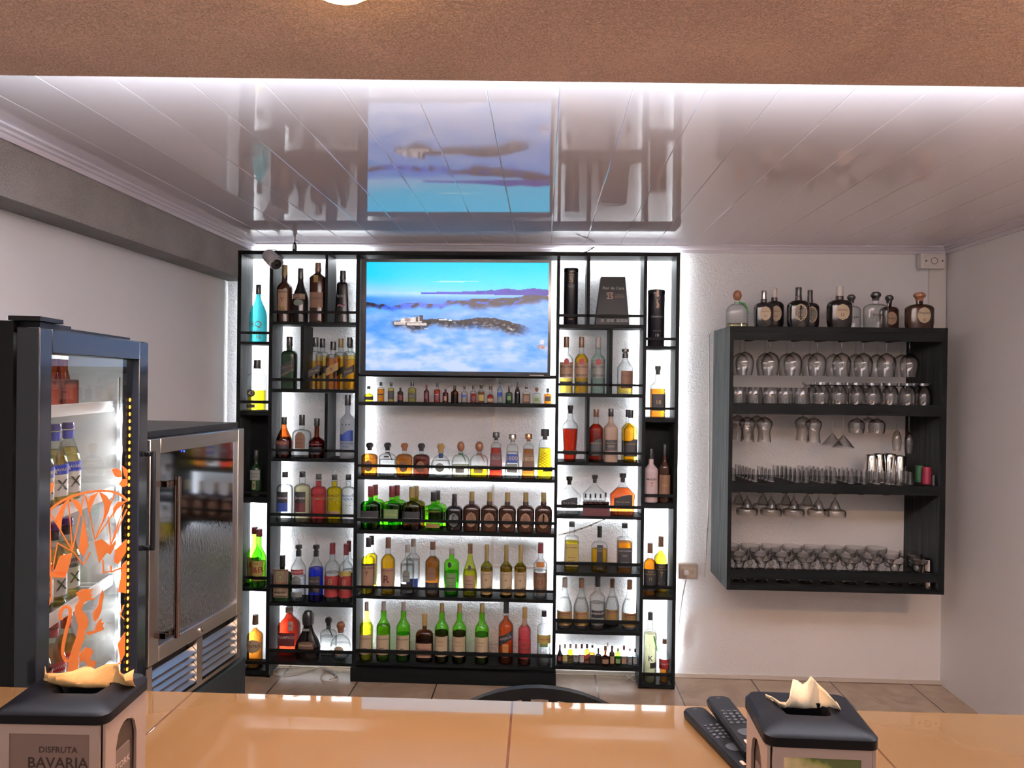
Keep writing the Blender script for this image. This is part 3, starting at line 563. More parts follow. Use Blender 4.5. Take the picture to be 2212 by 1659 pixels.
place('W3', [(612, 901, 35, 'slope', 'brn', 'K', .5, 'k', [B(.30, .42, 'dr', ('KAHLUA', .36, .7, 'gd')), B(.08, .30, 'k')], 'sloping dark brown bottle with red band'),
             (652.5, 896, 41, 'flask', 'clr', 'W', .7, 'k', [B(.22, .60, 'br', ('GRAN', .43, .38, 'dr'), ('MALO', .35, .38, 'dr'), hw=.55, s='arch')], 'clear round-shouldered flask with brown arched label'),
             (683, 904, 34, 'bell', 'brn', 'R', .5, 'k', [B(.10, .28, 'k'), B(.33, .36, 'dr')], 'amber bell shaped bottle with long neck'),
             (751.5, 853, 32, 'tall', 'frost', 'W', .1, 'k', [B(0, 0, '-', ('GREY GOOSE', .24, .9, 'bl'), ('VODKA', .19, .5, 'bl'), ('v  v v', .54, .6, 'k')), B(.28, .40, 'bl', hw=.9, s='wave')], 'tall frosted vodka bottle with blue mountain print')])
place('W4', [(613.5, 1020, 36, 'round', 'clr', 'W', .76, 'k', [B(.40, .62, 'k', ('Jarana', .50, .6, 'w'), hw=.66), B(.22, .40, 'bl', hw=.66)], 'clear tequila bottle with black and blue label'),
             (651.5, 1019.5, 36, 'round', 'clr', 'P', .76, 'k', [B(.40, .62, 'k', ('Jarana', .50, .6, 'w'), hw=.66), B(.22, .40, 'dr', hw=.66)], 'pale gold tequila bottle with black and wine red label'),
             (686.8, 1025, 35, 'round', 'clr', 'M', .86, 'k', [B(0, 0, '-', ('ABSOLUT', .58, .86, 'k'), ('WATERMELON', .51, .95, 'gn'))], 'bright red flavoured vodka bottle'),
             (721.5, 1025.8, 34, 'round', 'clr', 'Y', .86, 'k', [B(0, 0, '-', ('ABSOLUT', .58, .84, 'k'), ('CITRON', .51, .7, 'gn')), B(.16, .26, 'tn', hw=.8)], 'yellow citrus vodka bottle'),
             (753, 1025, 32, 'round', 'clr', 'W', .86, 'k', [B(0, 0, '-', ('ABSOLUT', .58, .9, 'bl'), ('VODKA', .51, .8, 'bl'), ('- - -', .4, .6, 'gr'))], 'clear vodka bottle with blue lettering')])
place('W5', [(604.5, 1199, 41, 'flask', 'dg', None, 0, 'k', [B(.10, .72, 'tn', hw=.82), B(.12, .70, 'k', hw=.76), B(.14, .68, 'cr', ('O', .54, .3, 'gn'), ('Y', .60, .16, 'gn'), ('MEISTER', .20, .6, 'k'), hw=.70), B(.34, .44, 'or', hw=.7)], 'flat dark green herbal liqueur bottle with orange banded label'),
             (644, 1164, 33, 'pour', 'clr', 'W', .4, 'k', [B(.44, .52, 'r', ('SMIRNOFF', .48, .84, 'w')), B(.22, .42, 'gr', ('No21', .32, .34, 'k'), hw=.6, s='arch'), B(.08, .16, 'gr', hw=.75)], 'clear vodka bottle with steel pourer and red band'),
             (682, 1164, 33, 'pour', 'clr', 'U', .53, 'k', [B(.16, .42, 'k', ('CURACAO', .34, .7, 'tn'), hw=.75), B(.20, .28, 'tn', hw=.4, xo=.3)], 'cobalt blue liqueur bottle with pourer'),
             (717, 1174, 33, 'spirit', 'clr', 'W', .5, 'r', [B(.10, .46, 'r', ('8', .36, .28, 'tn'), ('TAPHOUSE', .24, .86, 'tn'), hw=.98)], 'clear guaro bottle with red label and red cap'),
             (748, 1175, 30, 'spirit', 'clr', 'W', .5, 'r', [B(.10, .46, 'r', ('8', .36, .28, 'tn'), ('CACIQUE', .24, .8, 'tn'), hw=.98), B(.47, .56, 'ye', hw=.9)], 'clear guaro bottle with red label nearest the right upright'),
             (754, 1168, 26, 'spirit', 'clr', 'W', .5, 'r', [B(.10, .46, 'r', hw=.98)], 'red capped guaro bottle mostly hidden in the back right corner', K)])
place('W6', [(625, 1311, 46, 'jug', 'clr', 'R', .86, 'w', [B(.22, .50, 'dr', ('TAMPICO', .40, .8, 'w'), hw=.8), B(.55, .75, 'w', ('W', .65, .2, 'r'), hw=.22, xo=.4)], 'red plastic juice jug with white cap in the corner', K),
             (664, 1320, 56, 'sher', 'blk', None, 0, 'k', [B(.24, .40, 'br', ('SHERIDANS', .32, .5, 'w'), hw=.62, s='arch'), B(.62, .67, 'gr', hw=.3)], 'large black teardrop liqueur bottle'),
             (710, 1333.7, 36, 'dj', 'clr', 'W', .5, 'k', [B(0, 0, '-', ('Don Julio', .3, .6, 'k'))], 'clear square tequila bottle with black ribbon behind', K),
             (735, 1345, 46, 'djr', 'clr', 'W', .42, 'n', [B(.16, .42, 'cr', ('DonJulio', .29, .42, 'k'), hw=.5, s='o')], 'low round clear tequila bottle with wooden stopper')])
M = dict(group='miniatures under the television')
mini = [(796.5, 833.7, 21, 'bell', 'clr', 'Y', .56, 'k', [B(.12, .34, 'k', hw=.9, xo=.1)], 'wide miniature bottle of vivid yellow liqueur'),
 (823, 825.4, 14.5, 'square', 'clr', 'O', .66, 'k', [B(.34, .42, 'k', ('VSOP', .25, .7, 'br'), hw=.9)], 'amber miniature with thin black band'),
 (845, 826, 13, 'square', 'clr', 'G', .70, 'k', [B(.14, .56, 'k', hw=.95)], 'pale gold miniature with tall black label'),
 (865, 837, 13, 'round', 'blk', None, 0, 'k', [B(.14, .5, 'dr', hw=.8)], 'short black miniature with round shoulders'),
 (890.5, 825.6, 18, 'square', 'clr', 'L', .7, 'k', [B(.2, .45, 'k', ('CIROC', .3, .6, 'ye'))], 'olive gold miniature with wide black label'),
 (921.5, 831, 11.5, 'spirit', 'dred', None, 0, 'r', [B(.2, .55, 'dr', hw=.5)], 'slim dark red miniature'),
 (944.5, 827, 14, 'spirit', 'clr', 'R', .66, 'k', [B(.12, .46, 'dr', hw=.9), B(.4, .44, 'w', hw=.6)], 'ruby miniature with clear neck'),
 (962.5, 839.5, 13, 'round', 'dred', None, 0, 'k', [B(.15, .48, 'tn', hw=.45)], 'short dark miniature with pink label'),
 (982.5, 832.6, 16.5, 'spirit', 'brn', 'K', .5, 'k', [], 'broad brown miniature with clear neck'),
 (1003.5, 834.3, 13.5, 'tee', 'clr', 'W', .4, 'k', [B(.36, .5, 'bl', hw=.8)], 'clear miniature with glass stopper and blue band'),
 (1023, 832.9, 15.5, 'spirit', 'clr', 'R', .55, 'k', [B(.12, .42, 'dr', hw=.7)], 'reddish miniature with clear shoulders'),
 (1039.5, 831, 15.5, 'spirit', 'clr', 'B', .62, 'k', [B(.14, .46, 'ye', hw=.9)], 'brown miniature with mustard label'),
 (1059.5, 834, 15.5, 'bell', 'clr', 'R', .55, 'k', [B(.1, .28, 'cr', hw=.85)], 'red bell shaped miniature with cream label'),
 (1080, 821, 12, 'tall', 'blu', 'W', .6, 'k', [B(.3, .48, 'bl', hw=.9), B(.08, .25, 'gr', hw=.9)], 'tall clear miniature with blue band'),
 (1100, 834.3, 15.5, 'flask', 'dg', None, 0, 'k', [B(.2, .45, 'gn', hw=.5)], 'dark green miniature with square shoulders'),
 (1118, 823.3, 12.5, 'hock', 'blk', None, 0, 'k', [], 'slim tall black miniature'),
 (1137.5, 835.8, 17.5, 'jd', 'clr', 'B', .6, 'k', [B(.15, .5, 'br', hw=.7)], 'square amber miniature with fat black cap'),
 (1159.5, 837.4, 18.5, 'dj', 'clr', 'P', .45, 'n', [B(.16, .38, 'gn', hw=.5)], 'clear tequila miniature with round stopper'),
 (1183.5, 838.9, 19, 'flask', 'clr', 'O', .7, 'k', [B(.2, .5, 'k', hw=.65)], 'bright orange flask miniature beside the right upright')]
place('C1', mini, name='miniature_bottle', bay='first shelf under the television', seg=14, yrow=4.20, **M)
def dj(t=None): return [B(.14, .48, 'br', ('DonJulio', .31, .42, 'cr'), hw=.52, s='o')]
place('C2', [(798.5, 956, 37, 'dj', 'clr', 'B', .66, 'k', dj(), 'brown square tequila bottle next to the left upright'),
 (837.5, 956, 37, 'dj', 'clr', 'W', .5, 'k', [B(0, 0, '-', ('Don Julio', .3, .6, 'k')), B(.57, .62, 'k', hw=.3)], 'clear square tequila bottle with black ribbon'),
 (874, 957, 37, 'dj', 'clr', 'B', .66, 'n', dj(), 'amber tequila bottle with oval brown label and bronze stopper'),
 (910.5, 957.6, 37, 'dj', 'clr', 'K', .66, 'k', dj(), 'dark amber tequila bottle with black stopper right of the bronze one'),
 (952.5, 958, 43, 'djr', 'clr', 'W', .5, 'y', [B(.16, .44, 'gr', ('DonJulio', .3, .42, 'k'), hw=.46, s='o')], 'round clear tequila bottle with blue neck ring'),
 (995, 954, 38, 'pat', 'clr', 'P', .34, 'n', [B(.14, .30, 'gr', hw=.5)], 'clear tequila bottle with cork ball and green ribbon'),
 (1035, 954, 40, 'pat', 'clr', 'Y', .30, 'n', [B(.14, .30, 'ye', hw=.5)], 'tequila bottle of yellow spirit with cork ball and orange ribbon'),
 (1072, 934, 31, '1800', 'clr', 'R', .66, 'k', [B(.18, .56, 'dr', ('1800', .44, .7, 'gr'), hw=.7)], 'tapered wine red tequila bottle with black cap'),
 (1107.5, 938, 34, '1800', 'clr', 'W', .6, 's', [B(.36, .56, 'bl', ('1800', .46, .7, 'w'), hw=.7), B(.14, .34, 'gr', hw=.66)], 'tapered clear tequila bottle with silver cap'),
 (1142, 937, 31, '1800', 'clr', 'B', .66, 'c', [B(.18, .56, 'br', ('1800', .44, .7, 'cr'), hw=.7)], 'tapered brown tequila bottle with copper cap'),
 (1177.5, 927, 35, 'ridge', 'clr', 'Y', .62, 'k', [B(.16, .25, 'k', hw=.6, xo=.4)], 'faceted yellow tequila bottle with square black cap')])
# ribbons, ridges and neck rings on that row
for o in [o for o in C.objects if o.get('label') and ('ribbon' in o['label'] or 'neck ring' in o['label'] or 'faceted' in o['label'])]:
    L_ = o['label']; hh = next(c for c in o.children if c.name.startswith('stopper') or c.name.startswith('cap'))
    zt = min(v.co.z for v in hh.data.vertices)
    if 'neck ring' in L_: MB().lathe([(.0125, zt-.03), (.0125, zt-.005)], 14).build('neck_band', opq((.02, .05, .16), .5), o)
    elif 'faceted' in L_:
        V = MB(); rr = .034
        for k in range(7):
            for sgn in (-1, 1):
                V.tube([((-rr+.0*k)*.9*sgn, -.036, .03+k*.016), (0, -.040+k*.001, .03+k*.016+.02), (rr*.9*sgn, -.034, .03+k*.016+.04)], .0012, 5)
        V.build('glass_ribs', glass((.8, .6, .15), .4), o)
    else:
        col = (.02, .12, .03) if 'green' in L_ else (.35, .12, .03) if 'orange' in L_ else (.01, .01, .01)
        MB().tube([(.012*math.cos(t), .012*math.sin(t), zt-.012) for t in [i*PI/6 for i in range(12)]], .0025, 6, True).tube([(.006, -.012, zt-.012), (.022, -.026, zt-.03), (.034, -.036, zt-.055)], [.003, .003, .0015]).build('ribbon', opq(col, .6), o)
def ol(c='br', t='Old Parr', d='dr'): return [B(.12, .50, 'tn' if c != 'k' else 'gr', hw=.58, s='o'), B(.13, .49, c, (t, .33, .40, d), hw=.53, s='o')]
bu = [B(.16, .44, 'k', hw=.92), B(.27, .29, 'gr', hw=.86), B(0, 0, '-', ("BUCHANAN'S", .56, .62, 'gn'))]
place('C3', [(811, 1047, 40, 'flask', 'grn', 'D', .55, 'r', bu, 'green whisky flask behind the first one from the left', K), (858, 1048, 40, 'flask', 'grn', 'D', .55, 'r', bu, 'green whisky flask behind the pale labelled one', K),
 (899, 1050, 40, 'flask', 'olv', 'B', .5, 'o', bu, 'olive whisky flask with gold cap standing behind', K), (945.5, 1060, 40, 'flask', 'grn', 'L', .5, 'k', bu, 'green whisky flask with black cap standing behind', K),
 (801, 1050, 43, 'flask', 'dgrn', 'D', .56, 'r', bu, 'first dark green whisky flask with wine red cap'),
 (847, 1050, 42, 'flask', 'grn', 'D', .56, 'r', [B(.24, .48, 'gn', ('De Luxe', .36, .6, 'ye'), hw=.74)], 'bright green whisky flask with pale green label'),
 (890, 1052, 42, 'flask', 'olv', 'B', .52, 'o', bu, 'olive brown whisky flask with gold cap in front'),
 (937, 1062, 43, 'flask', 'grn', 'L', .5, 'k', [B(0, 0, '-', ("BUCHANAN'S", .5, .62, 'gd')), B(.08, .2, 'gd', hw=.7)], 'green whisky flask with black cap in front'),
 (982, 1066.8, 36, 'oldp', 'blk', None, 0, 'k', ol('k', '18', 'gr'), 'small black whisky bottle with dark oval label'),
 (1019.5, 1062, 37.5, 'oldp', 'dbr', None, 0, 'o', ol(), 'brown whisky bottle with oval label, next to the small black one'),
 (1058, 1063, 37.5, 'oldp', 'dbr', None, 0, 'o', ol(), 'second of five matching brown bottles with oval labels'),
 (1096.5, 1064, 37.5, 'oldp', 'dbr', None, 0, 'o', ol(), 'centre one of five matching brown bottles with oval labels'),
 (1136, 1064, 37.5, 'oldp', 'dbr', None, 0, 'o', ol(), 'fourth of five matching brown bottles with oval labels'),
 (1174.5, 1064, 37, 'oldp', 'dbr', None, 0, 'o', ol(), 'brown whisky bottle with oval label against the right upright')])
wn = [B(.10, .50, 'cr', ('SAUVIGNON', .45, .6, 'br'), ('*', .32, .18, 'br'), hw=.98), B(.06, .16, 'gd', hw=.98, s='wave')]
place('C4', [(803, 1157, 26, 'tall', 'clr', 'Y', .66, 'k', [B(.1, .5, 'cr', hw=.9)], 'yellow liqueur bottle hidden behind its labelled twin', K),
 (893, 1164, 29, 'cuervo', 'clr', 'W', .6, 'g', [B(.05, .26, 'bl', hw=.9)], 'tall clear tequila bottle with grey cap standing behind', K),
 (796, 1161, 29, 'tall', 'clr', 'Y', .66, 'k', [B(.12, .52, 'tn', ('Y', .38, .24, 'k'), hw=.9), B(.46, .55, 'k', ('VALDESPINO', .505, .84, 'cr'), hw=.95)], 'yellow wine bottle with crest label near the left upright'),
 (839, 1161, 31, 'spirit', 'clr', 'A', .70, 'b', [B(.10, .48, 'tn', ('Captain Morgan', .44, .86, 'dr'), ('R', .28, .42, 'dr'), ('SPICED RUM', .13, .7, 'k'), hw=.94)], 'golden rum bottle with standing figure label'),
 (880.5, 1177, 29, 'cuervo', 'clr', 'W', .6, 'g', [B(.28, .52, 'gr', ('Cuervo', .40, .5, 'k'), hw=.55, s='arch'), B(.06, .24, 'k', hw=.92)], 'clear tequila bottle with arched grey label'),
 (935, 1169.7, 31, 'cuervo', 'clr', 'B', .72, 'b', [B(.30, .56, 'br', ('Cuervo', .43, .5, 'k'), hw=.55, s='arch'), B(.06, .26, 'k', hw=.92)], 'amber tequila bottle with arched brown label'),
 (975.5, 1185.7, 33, 'tanq', 'grn', 'E', .5, 'g', [B(.10, .50, 'gn', ('Tanqueray', .40, .6, 'k'), ('LONDON', .30, .4, 'k'), ('DRY GIN', .24, .4, 'k'), hw=.72), B(.62, .74, 'k', hw=.26, xo=-.15, s='o')], 'emerald gin bottle with ribbed collar'),
 (1016, 1174, 31, 'slope', 'gy', 'L', .5, 'b', [B(.12, .42, 'tn', ('Casillero', .32, .45, 'k'), ('del Diablo', .25, .5, 'k'), hw=.8), B(.52, .62, 'k', hw=.22, s='o')], 'yellow green sloping wine bottle with brown capsule'),
 (1052, 1176.4, 26.5, 'wine', 'olv', 'A', .55, 'o', wn, 'white wine bottle with hill label, nearest the yellow green one'),
 (1094, 1177, 26.5, 'wine', 'olv', 'A', .60, 'o', wn, 'middle one of three white wine bottles with hill labels'),
 (1125, 1177, 26.5, 'wine', 'olv', 'A', .60, 'o', wn, 'white wine bottle with hill label, beside the clear vodka'),
 (1168, 1172.4, 30, 'spirit', 'clr', 'W', .5, 'r', [B(.10, .48, 'br', ("Tito's", .43, .7, 'k'), ('O', .30, .4, 'dr'), ('Handmade', .19, .7, 'k'), hw=.96), B(.58, .68, 'or', hw=.6)], 'clear vodka bottle with copper brown label')])
bwl = [B(.12, .46, 'cr', ('Black & White', .39, .86, 'k'), ('m', .22, .3, 'k'), hw=.92)]; kg = [B(.12, .46, 'cr', ('KING', .37, .40, 'gd'), ('ROBERT II', .31, .5, 'gd'), ('-----', .2, .5, 'gd'), hw=.92)]
place('C5', [(792, 1300, 29, 'bw', 'gy', 'L', .62, 'g', bwl, 'green yellow scotch bottle beside the left upright'),
 (829, 1300, 30.5, 'bw', 'grn', 'L', .6, 'g', bwl, 'green neck scotch bottle with dogs label, second from left'),
 (872, 1300.5, 30.5, 'bw', 'grn', 'E', .46, 'g', bwl, 'bright green scotch bottle with dogs label turned aside'),
 (917.5, 1324.9, 38, 'flask', 'brn', 'K', .5, 'y', [B(.10, .40, 'tn', ("Ballantine's", .28, .84, 'dr'), hw=.9)], 'flat brown scotch bottle with cream lower label'),
 (955, 1303, 30.5, 'bw', 'grn', 'K', .52, 'o', kg, 'green scotch bottle next to the flat brown one'),
 (993, 1303.7, 30.5, 'bw', 'grn', 'K', .52, 'o', kg, 'green scotch bottle with king label left of the gap'),
 (1041.5, 1304, 30.5, 'bw', 'grn', 'D', .5, 'o', kg, 'brightest green scotch bottle standing alone left of the orange one'),
 (1093.5, 1300.5, 33, 'spirit', 'clr', 'C', .76, 'k', [B(.36, .50, 'k', ('APEROL', .43, .8, 'w'), s='diag', hw=.9), B(.12, .34, 'or', ('APERITIVO', .28, .34, 'k'), hw=.4)], 'vivid orange aperitif bottle with black sloping label'),
 (1134, 1311.6, 28.5, 'spirit', 'clr', 'M', .68, 'y', [B(.12, .44, 'r', ('oo', .38, .4, 'dr'), ('TEQUILENA', .29, .8, 'k'), hw=.95), B(.70, .84, 'tn', hw=.3)], 'raspberry red spirit bottle with gold cap'),
 (1175.5, 1318.9, 30, 'round', 'clr', 'W', .5, 'k', [B(.42, .58, 'ye', ("GORDON'S", .50, .86, 'r'), hw=.95), B(.36, .42, 'gn', hw=.6)], 'clear gin bottle with yellow label')])
bc = [B(.28, .55, 'tn', ('BACARDI', .47, .86, 'k'), ('xxxxx', .33, .8, 'k'), hw=.94), B(.50, .62, 'r', hw=.36, s='o'), B(.16, .21, 'k', hw=.9)]
place('R2', [(1222.5, 727.6, 30, 'spirit', 'clr', 'G', .27, 'b', bc, 'clear rum bottle nearly empty with red disc label'),
 (1256.5, 728, 30, 'spirit', 'clr', 'A', .70, 'b', bc, 'full golden rum bottle with red disc label'),
 (1292.5, 729, 30.5, 'spirit', 'lgr', 'W', .6, 'g', [B(.28, .55, 'gr', ('BACARDI', .47, .86, 'k'), ('xxxxx', .33, .8, 'k'), hw=.94), B(.50, .62, 'r', hw=.36, s='o')], 'clear white rum bottle with grey cap'),
 (1351.5, 742, 34, 'pour', 'clr', 'G', .20, 'k', [B(.12, .46, 'br', ('PYRAT', .36, .6, 'dr'), hw=.75, xo=.15)], 'clear bottle with torn brown label right of the divider')])
fc = [B(.12, .40, 'k', ('Flor de Cana', .36, .78, 'gd'), hw=.96, s='wave'), B(.14, .19, 'br', hw=.7)]
place('R3', [(1232.5, 876, 33.5, 'upt', 'clr', 'R', .58, 'k', [B(.12, .20, 'br', hw=.9)], 'tapering clear bottle of red brown cognac left of divider'),
 (1288, 884, 31, 'cuervo', 'clr', 'R', .72, 'b', fc, 'dark red rum bottle with black curved label'),
 (1320, 882.6, 30, 'cuervo', 'beige', None, 0, 'k', [B(.22, .42, 'k', ('Flor de Cana', .36, .7, 'tn'), ('COCO', .30, .5, 'cr'), hw=.85)], 'beige coconut rum bottle'),
 (1362.5, 886, 30, 'cuervo', 'clr', 'G', .74, 'k', fc, 'yellow amber rum bottle with black curved label in front'), (1357, 885, 28, 'cuervo', 'clr', 'A', .74, 'k', [B(.12, .40, 'k', hw=.96)], 'yellow amber rum bottle half hidden behind its twin', K)])
place('R4', [(1229.5, 1029.6, 50, 'dec', 'clr', 'W', .3, 'k', [B(.18, .42, 'k', ('Flor de Cana', .32, .5, 'gr'), hw=.7, s='wave')], 'wide clear rum decanter with black label'),
 (1285, 1026, 50, 'dec', 'clr', 'W', .3, 'k', [], 'wide clear decanter behind the tray of miniatures', K),
 (1345.5, 1022.7, 55, 'dec', 'clr', 'C', .66, 'k', [B(.20, .46, 'k', ('Flor de Cana', .34, .5, 'gd'), hw=.72, s='wave')], 'wide amber orange rum decanter')])
# gift pack of five miniatures
l, r, zs = ROWS['R4']; a = X(1258.5, 1100, 4.20); b_ = X(1316, 1100, 4.20)
pk = thing('miniature_tray', ((a+b_)/2, 4.175, zs), 'dark red carton tray holding five miniatures in wide right bay', 'tray')
zt = zs+.052; MB().box(a, b_, 4.155, 4.159, zs, zt).box(a, b_, 4.203, 4.207, zs, zt+.02).box(a, a+.003, 4.159, 4.203, zs, zt).box(b_-.003, b_, 4.159, 4.203, zs, zt).box(a+.003, b_-.003, 4.159, 4.203, zs, zs+.003).build('tray_body', opq((.05, .006, .008), .5), pk, pk.location)
place('R4', [(x, y, 10.5, 'spirit', 'clr', lq, .5, 'k', [], f'{nm} miniature rum bottle in the dark red tray') for x, y, lq, nm in ((1265, 1066, 'R', 'leftmost'), (1275.5, 1067, 'K', 'second'), (1286.5, 1066, 'R', 'middle'), (1297.5, 1067, 'K', 'fourth'), (1308.5, 1064, 'B', 'rightmost'))],
      name='miniature_bottle', seg=12, yrow=4.181, zs=zs+.0035, xr=(l, r), bay='fourth shelf, wide right bay', group='miniatures in the tray')
place('R5', [(1235.5, 1127, 31, 'jd', 'clr', 'Y', .6, 'k', [B(.12, .58, 'ye', ('JACK DANIELS', .50, .8, 'k'), ('Tennessee', .30, .5, 'k'), ('HONEY', .22, .5, 'k'), hw=.93)], 'square honey whiskey bottle with yellow label'),
 (1295.5, 1136, 35, 'flask', 'clr', 'A', .50, 'k', [B(.06, .60, 'k', ('TENNESSEE', .52, .3, 'w'), ('SPECIAL', .47, .3, 'w'), hw=.36)], 'oval whiskey flask with narrow black label'),
 (1349.5, 1130, 32, 'jd', 'clr', 'O', .62, 'k', [B(.12, .52, 'k', ('JACK DANIELS', .46, .8, 'w'), ('No7', .36, .3, 'w'), ('WHISKEY', .22, .6, 'gr'), hw=.93)], 'square amber whiskey bottle with black label')])
tp = [B(.08, .36, 'gd', ('Tres Plumas', .30, .6, 'cr'), hw=.97), B(.28, .33, 'dr', hw=.7)]
place('R6', [(1220.5, 1249.4, 33, 'slope', 'clr', 'W', .6, 'g', tp, 'clear sloping spirit bottle nearest the left upright'), (1256.5, 1251, 33.5, 'slope', 'clr', 'W', .6, 'b', tp, 'clear sloping spirit bottle with brown cap second from left'),
 (1291.5, 1247, 34, 'spirit', 'clr', 'W', .5, 'k', [B(.24, .38, 'k', ('BARDINET', .32, .86, 'w'), hw=.8), B(.10, .24, 'gr', hw=.8)], 'clear liqueur bottle with black label in the middle'),
 (1323, 1250, 31, 'slope', 'clr', 'W', .6, 'b', tp, 'clear sloping bottle set back right of the black labelled one', K), (1361, 1254, 33.5, 'slope', 'clr', 'W', .6, 'b', tp, 'clear sloping bottle beside the right upright')])
place('R7', [(1209.5, 1393.4, 12, 'slope', 'blk', None, 0, 'k', [B(.2, .45, 'dr', hw=.6)], 'black sloping miniature at the left end'),
 (1220.5, 1391.8, 12, 'spirit', 'clr', 'W', .5, 'g', [B(.16, .5, 'ye', hw=.85, s='arch')], 'clear miniature with arched olive label'), (1232.4, 1391.5, 11, 'square', 'clr', 'Y', .7, 'g', [B(.3, .42, 'k', s='diag', hw=.95), B(.16, .22, 'k', hw=.9)], 'bright yellow miniature with black sloping stripe'),
 (1244.4, 1392, 12.5, 'spirit', 'blu', 'W', .5, 'g', [B(.16, .48, 'gr', hw=.9), B(.38, .5, 'dr', hw=.3, s='o')], 'clear rum miniature with grey label'), (1256.8, 1391.8, 12, 'spirit', 'clr', 'W', .5, 'r', [B(.14, .48, 'w', hw=.8), B(.44, .52, 'r', hw=.9)], 'clear miniature with red cap and white label'),
 (1268.2, 1391.8, 11, 'square', 'clr', 'A', .75, 'k', [B(.34, .54, 'r', s='diag', hw=.97), B(.1, .22, 'dr', hw=.95)], 'amber miniature with red sloping label'), (1279.6, 1394.3, 11.5, 'jd', 'clr', 'B', .6, 'k', [B(.1, .55, 'k', hw=.95)], 'square brown miniature with black label'),
 (1292.5, 1400.4, 13, 'flask', 'blk', None, 0, 'k', [], 'short plain black miniature'), (1307.7, 1396, 16.5, 'bell', 'brn', 'R', .5, 'b', [B(.12, .36, 'tn', hw=.8)], 'wide amber handled miniature'),
 (1312.5, 1388.4, 10, 'slope', 'clr', 'W', .5, 'w', [], 'clear thin necked miniature standing behind the wide amber one', K), (1322.3, 1395.3, 12, 'spirit', 'dbr', None, 0, 'k', [B(.12, .5, 'tn', hw=.7)], 'dark brown miniature with tan label'),
 (1335, 1401, 12.5, 'tanq', 'grn', 'E', .5, 'o', [B(.16, .44, 'gn', hw=.8)], 'emerald green gin miniature'), (1348, 1395, 12.5, 'spirit', 'clr', 'W', .5, 'r', [B(.12, .46, 'tn', hw=.8), B(.38, .44, 'dr', hw=.7)], 'clear miniature with dark red cap and striped label'),
 (1360.9, 1401.6, 12.5, 'round', 'clr', 'W', .6, 'g', [B(.2, .5, 'gr', hw=.6)], 'short frosted clear miniature'), (1373, 1400.8, 12, 'spirit', 'blu', 'W', .6, 'k', [B(.15, .5, 'gr', hw=.7), B(.26, .34, 'r', hw=.2)], 'pale blue gin miniature at the right end')],
      name='miniature_bottle', seg=14, yrow=4.185)
place('N2', [(1421.5, 790.7, 32, 'tee', 'clr', 'O', .56, 'k', [B(.14, .46, 'k', ('18', .30, .3, 'gd'), ('XX', .38, .4, 'dr'), hw=.92)], 'amber single malt bottle with cork stopper and black label')])
place('N3', [(1406.5, 970, 30, 'spirit', 'wht', None, 0, 'k', [B(0, 0, '-', ('MALIBU', .44, .7, 'k'), ('T', .34, .26, 'or'), ('---', .15, .5, 'br'))], 'white coconut rum bottle with palm print'),
 (1436, 960, 26, 'spirit', 'dbr', None, 0, 'k', [B(.10, .48, 'br', ('XOX', .3, .6, 'gd'), hw=.9)], 'dark bottle with ornate brown label in shadow')])
rc = lambda n: [B(.10, .52, 'k', ('RON', .47, .4, 'gd'), ('CENTENARIO', .42, .8, 'gd'), (n, .33, .22, 'gd'), ('-', .2, .4, 'gd'), hw=.94)]
place('N4', [(1404.5, 1173.5, 29, 'spirit', 'clr', 'O', .70, 'b', rc('12'), 'amber rum bottle marked 12'), (1428, 1158.7, 30, 'spirit', 'clr', 'A', .74, 'b', rc('7'), 'golden rum bottle marked 7 set further back', K)])
place('N5', [(1405, 1322.8, 28.5, 'round', 'clr', 'P', .70, 'k', [B(.22, .30, 'k', hw=.5, xo=.4), B(0, 0, '-', ('K', .36, .35, 'k'))], 'tall pale yellow bottle with running figure and leaf'),
 (1437, 1380, 23, 'coke', 'clr', 'B', .46, 'b', [B(.32, .56, 'r', ('Coca-Cola', .45, .9, 'w'), hw=.98)], 'small contoured cola bottle with red label')])
o = [o for o in C.objects if o.get('label', '').startswith('tall pale yellow')][0]
MB().prism([(.014, -.02, .26), (.022, -.02, .262), (.036, -.03, .20), (.040, -.03, .165), (.030, -.03, .19)], (0, .002, 0)).build('leaf_tag', opq((.05, .25, .03), .5), o)
# gift tubes and the tapered box
def tube_pack(row, px, pt, pw, words, prints, col=(.006, .006, .008)):
    l, r, zs = ROWS[row]; q = atY(px, pt, 4.21); R_ = pw*4.21/F/2; h = q.z-zs
    o = thing('gift_tube', (q.x, 4.215, zs), words, 'gift tube')
    t = MB().lathe([(R_*.96, 0), (R_, .003), (R_, h*.93)], 28).build('tube_body', opq(col, .32, spec=.15), o)
    MB().lathe([(R_*1.02, h*.93), (R_*1.03, h-.004), (R_*.98, h)], 28).build('lid', opq(col, .25), o)
    for s, zf, wf, c in prints:
        mb = MB(); v, f, tw = text_geo(s); k = wf*2*R_/tw
        mb.add([(p_[0]*k, -math.sqrt(max(1e-9, (R_*1.01)**2-(p_[0]*k)**2)), zf*h+p_[1]*k) for p_ in v], f); mb.build('print', opq(LC[c], .5), t, smooth=False)
    return o, R_, h
tube_pack('R1', 1234, 580, 30.5, 'tall black gift tube printed with gold 5 left of the top divider', (('XY', .92, .2, 'gd'), ('SABIO', .88, .36, 'gd'), ('5', .79, .26, 'gd'), ('-----', .70, .5, 'gr'), ('====', .66, .4, 'gr'), ('ron', .10, .3, 'gd')))
g, R_, h = tube_pack('N1', 1418.5, 627, 35.5, 'black gift tube with stag emblem on top shelf of rightmost narrow bay', (('Glenfiddich', .52, .72, 'gr'), ('SMALL BATCH', .27, .5, 'gr'), ('18', .19, .2, 'gr')))
an = MB()
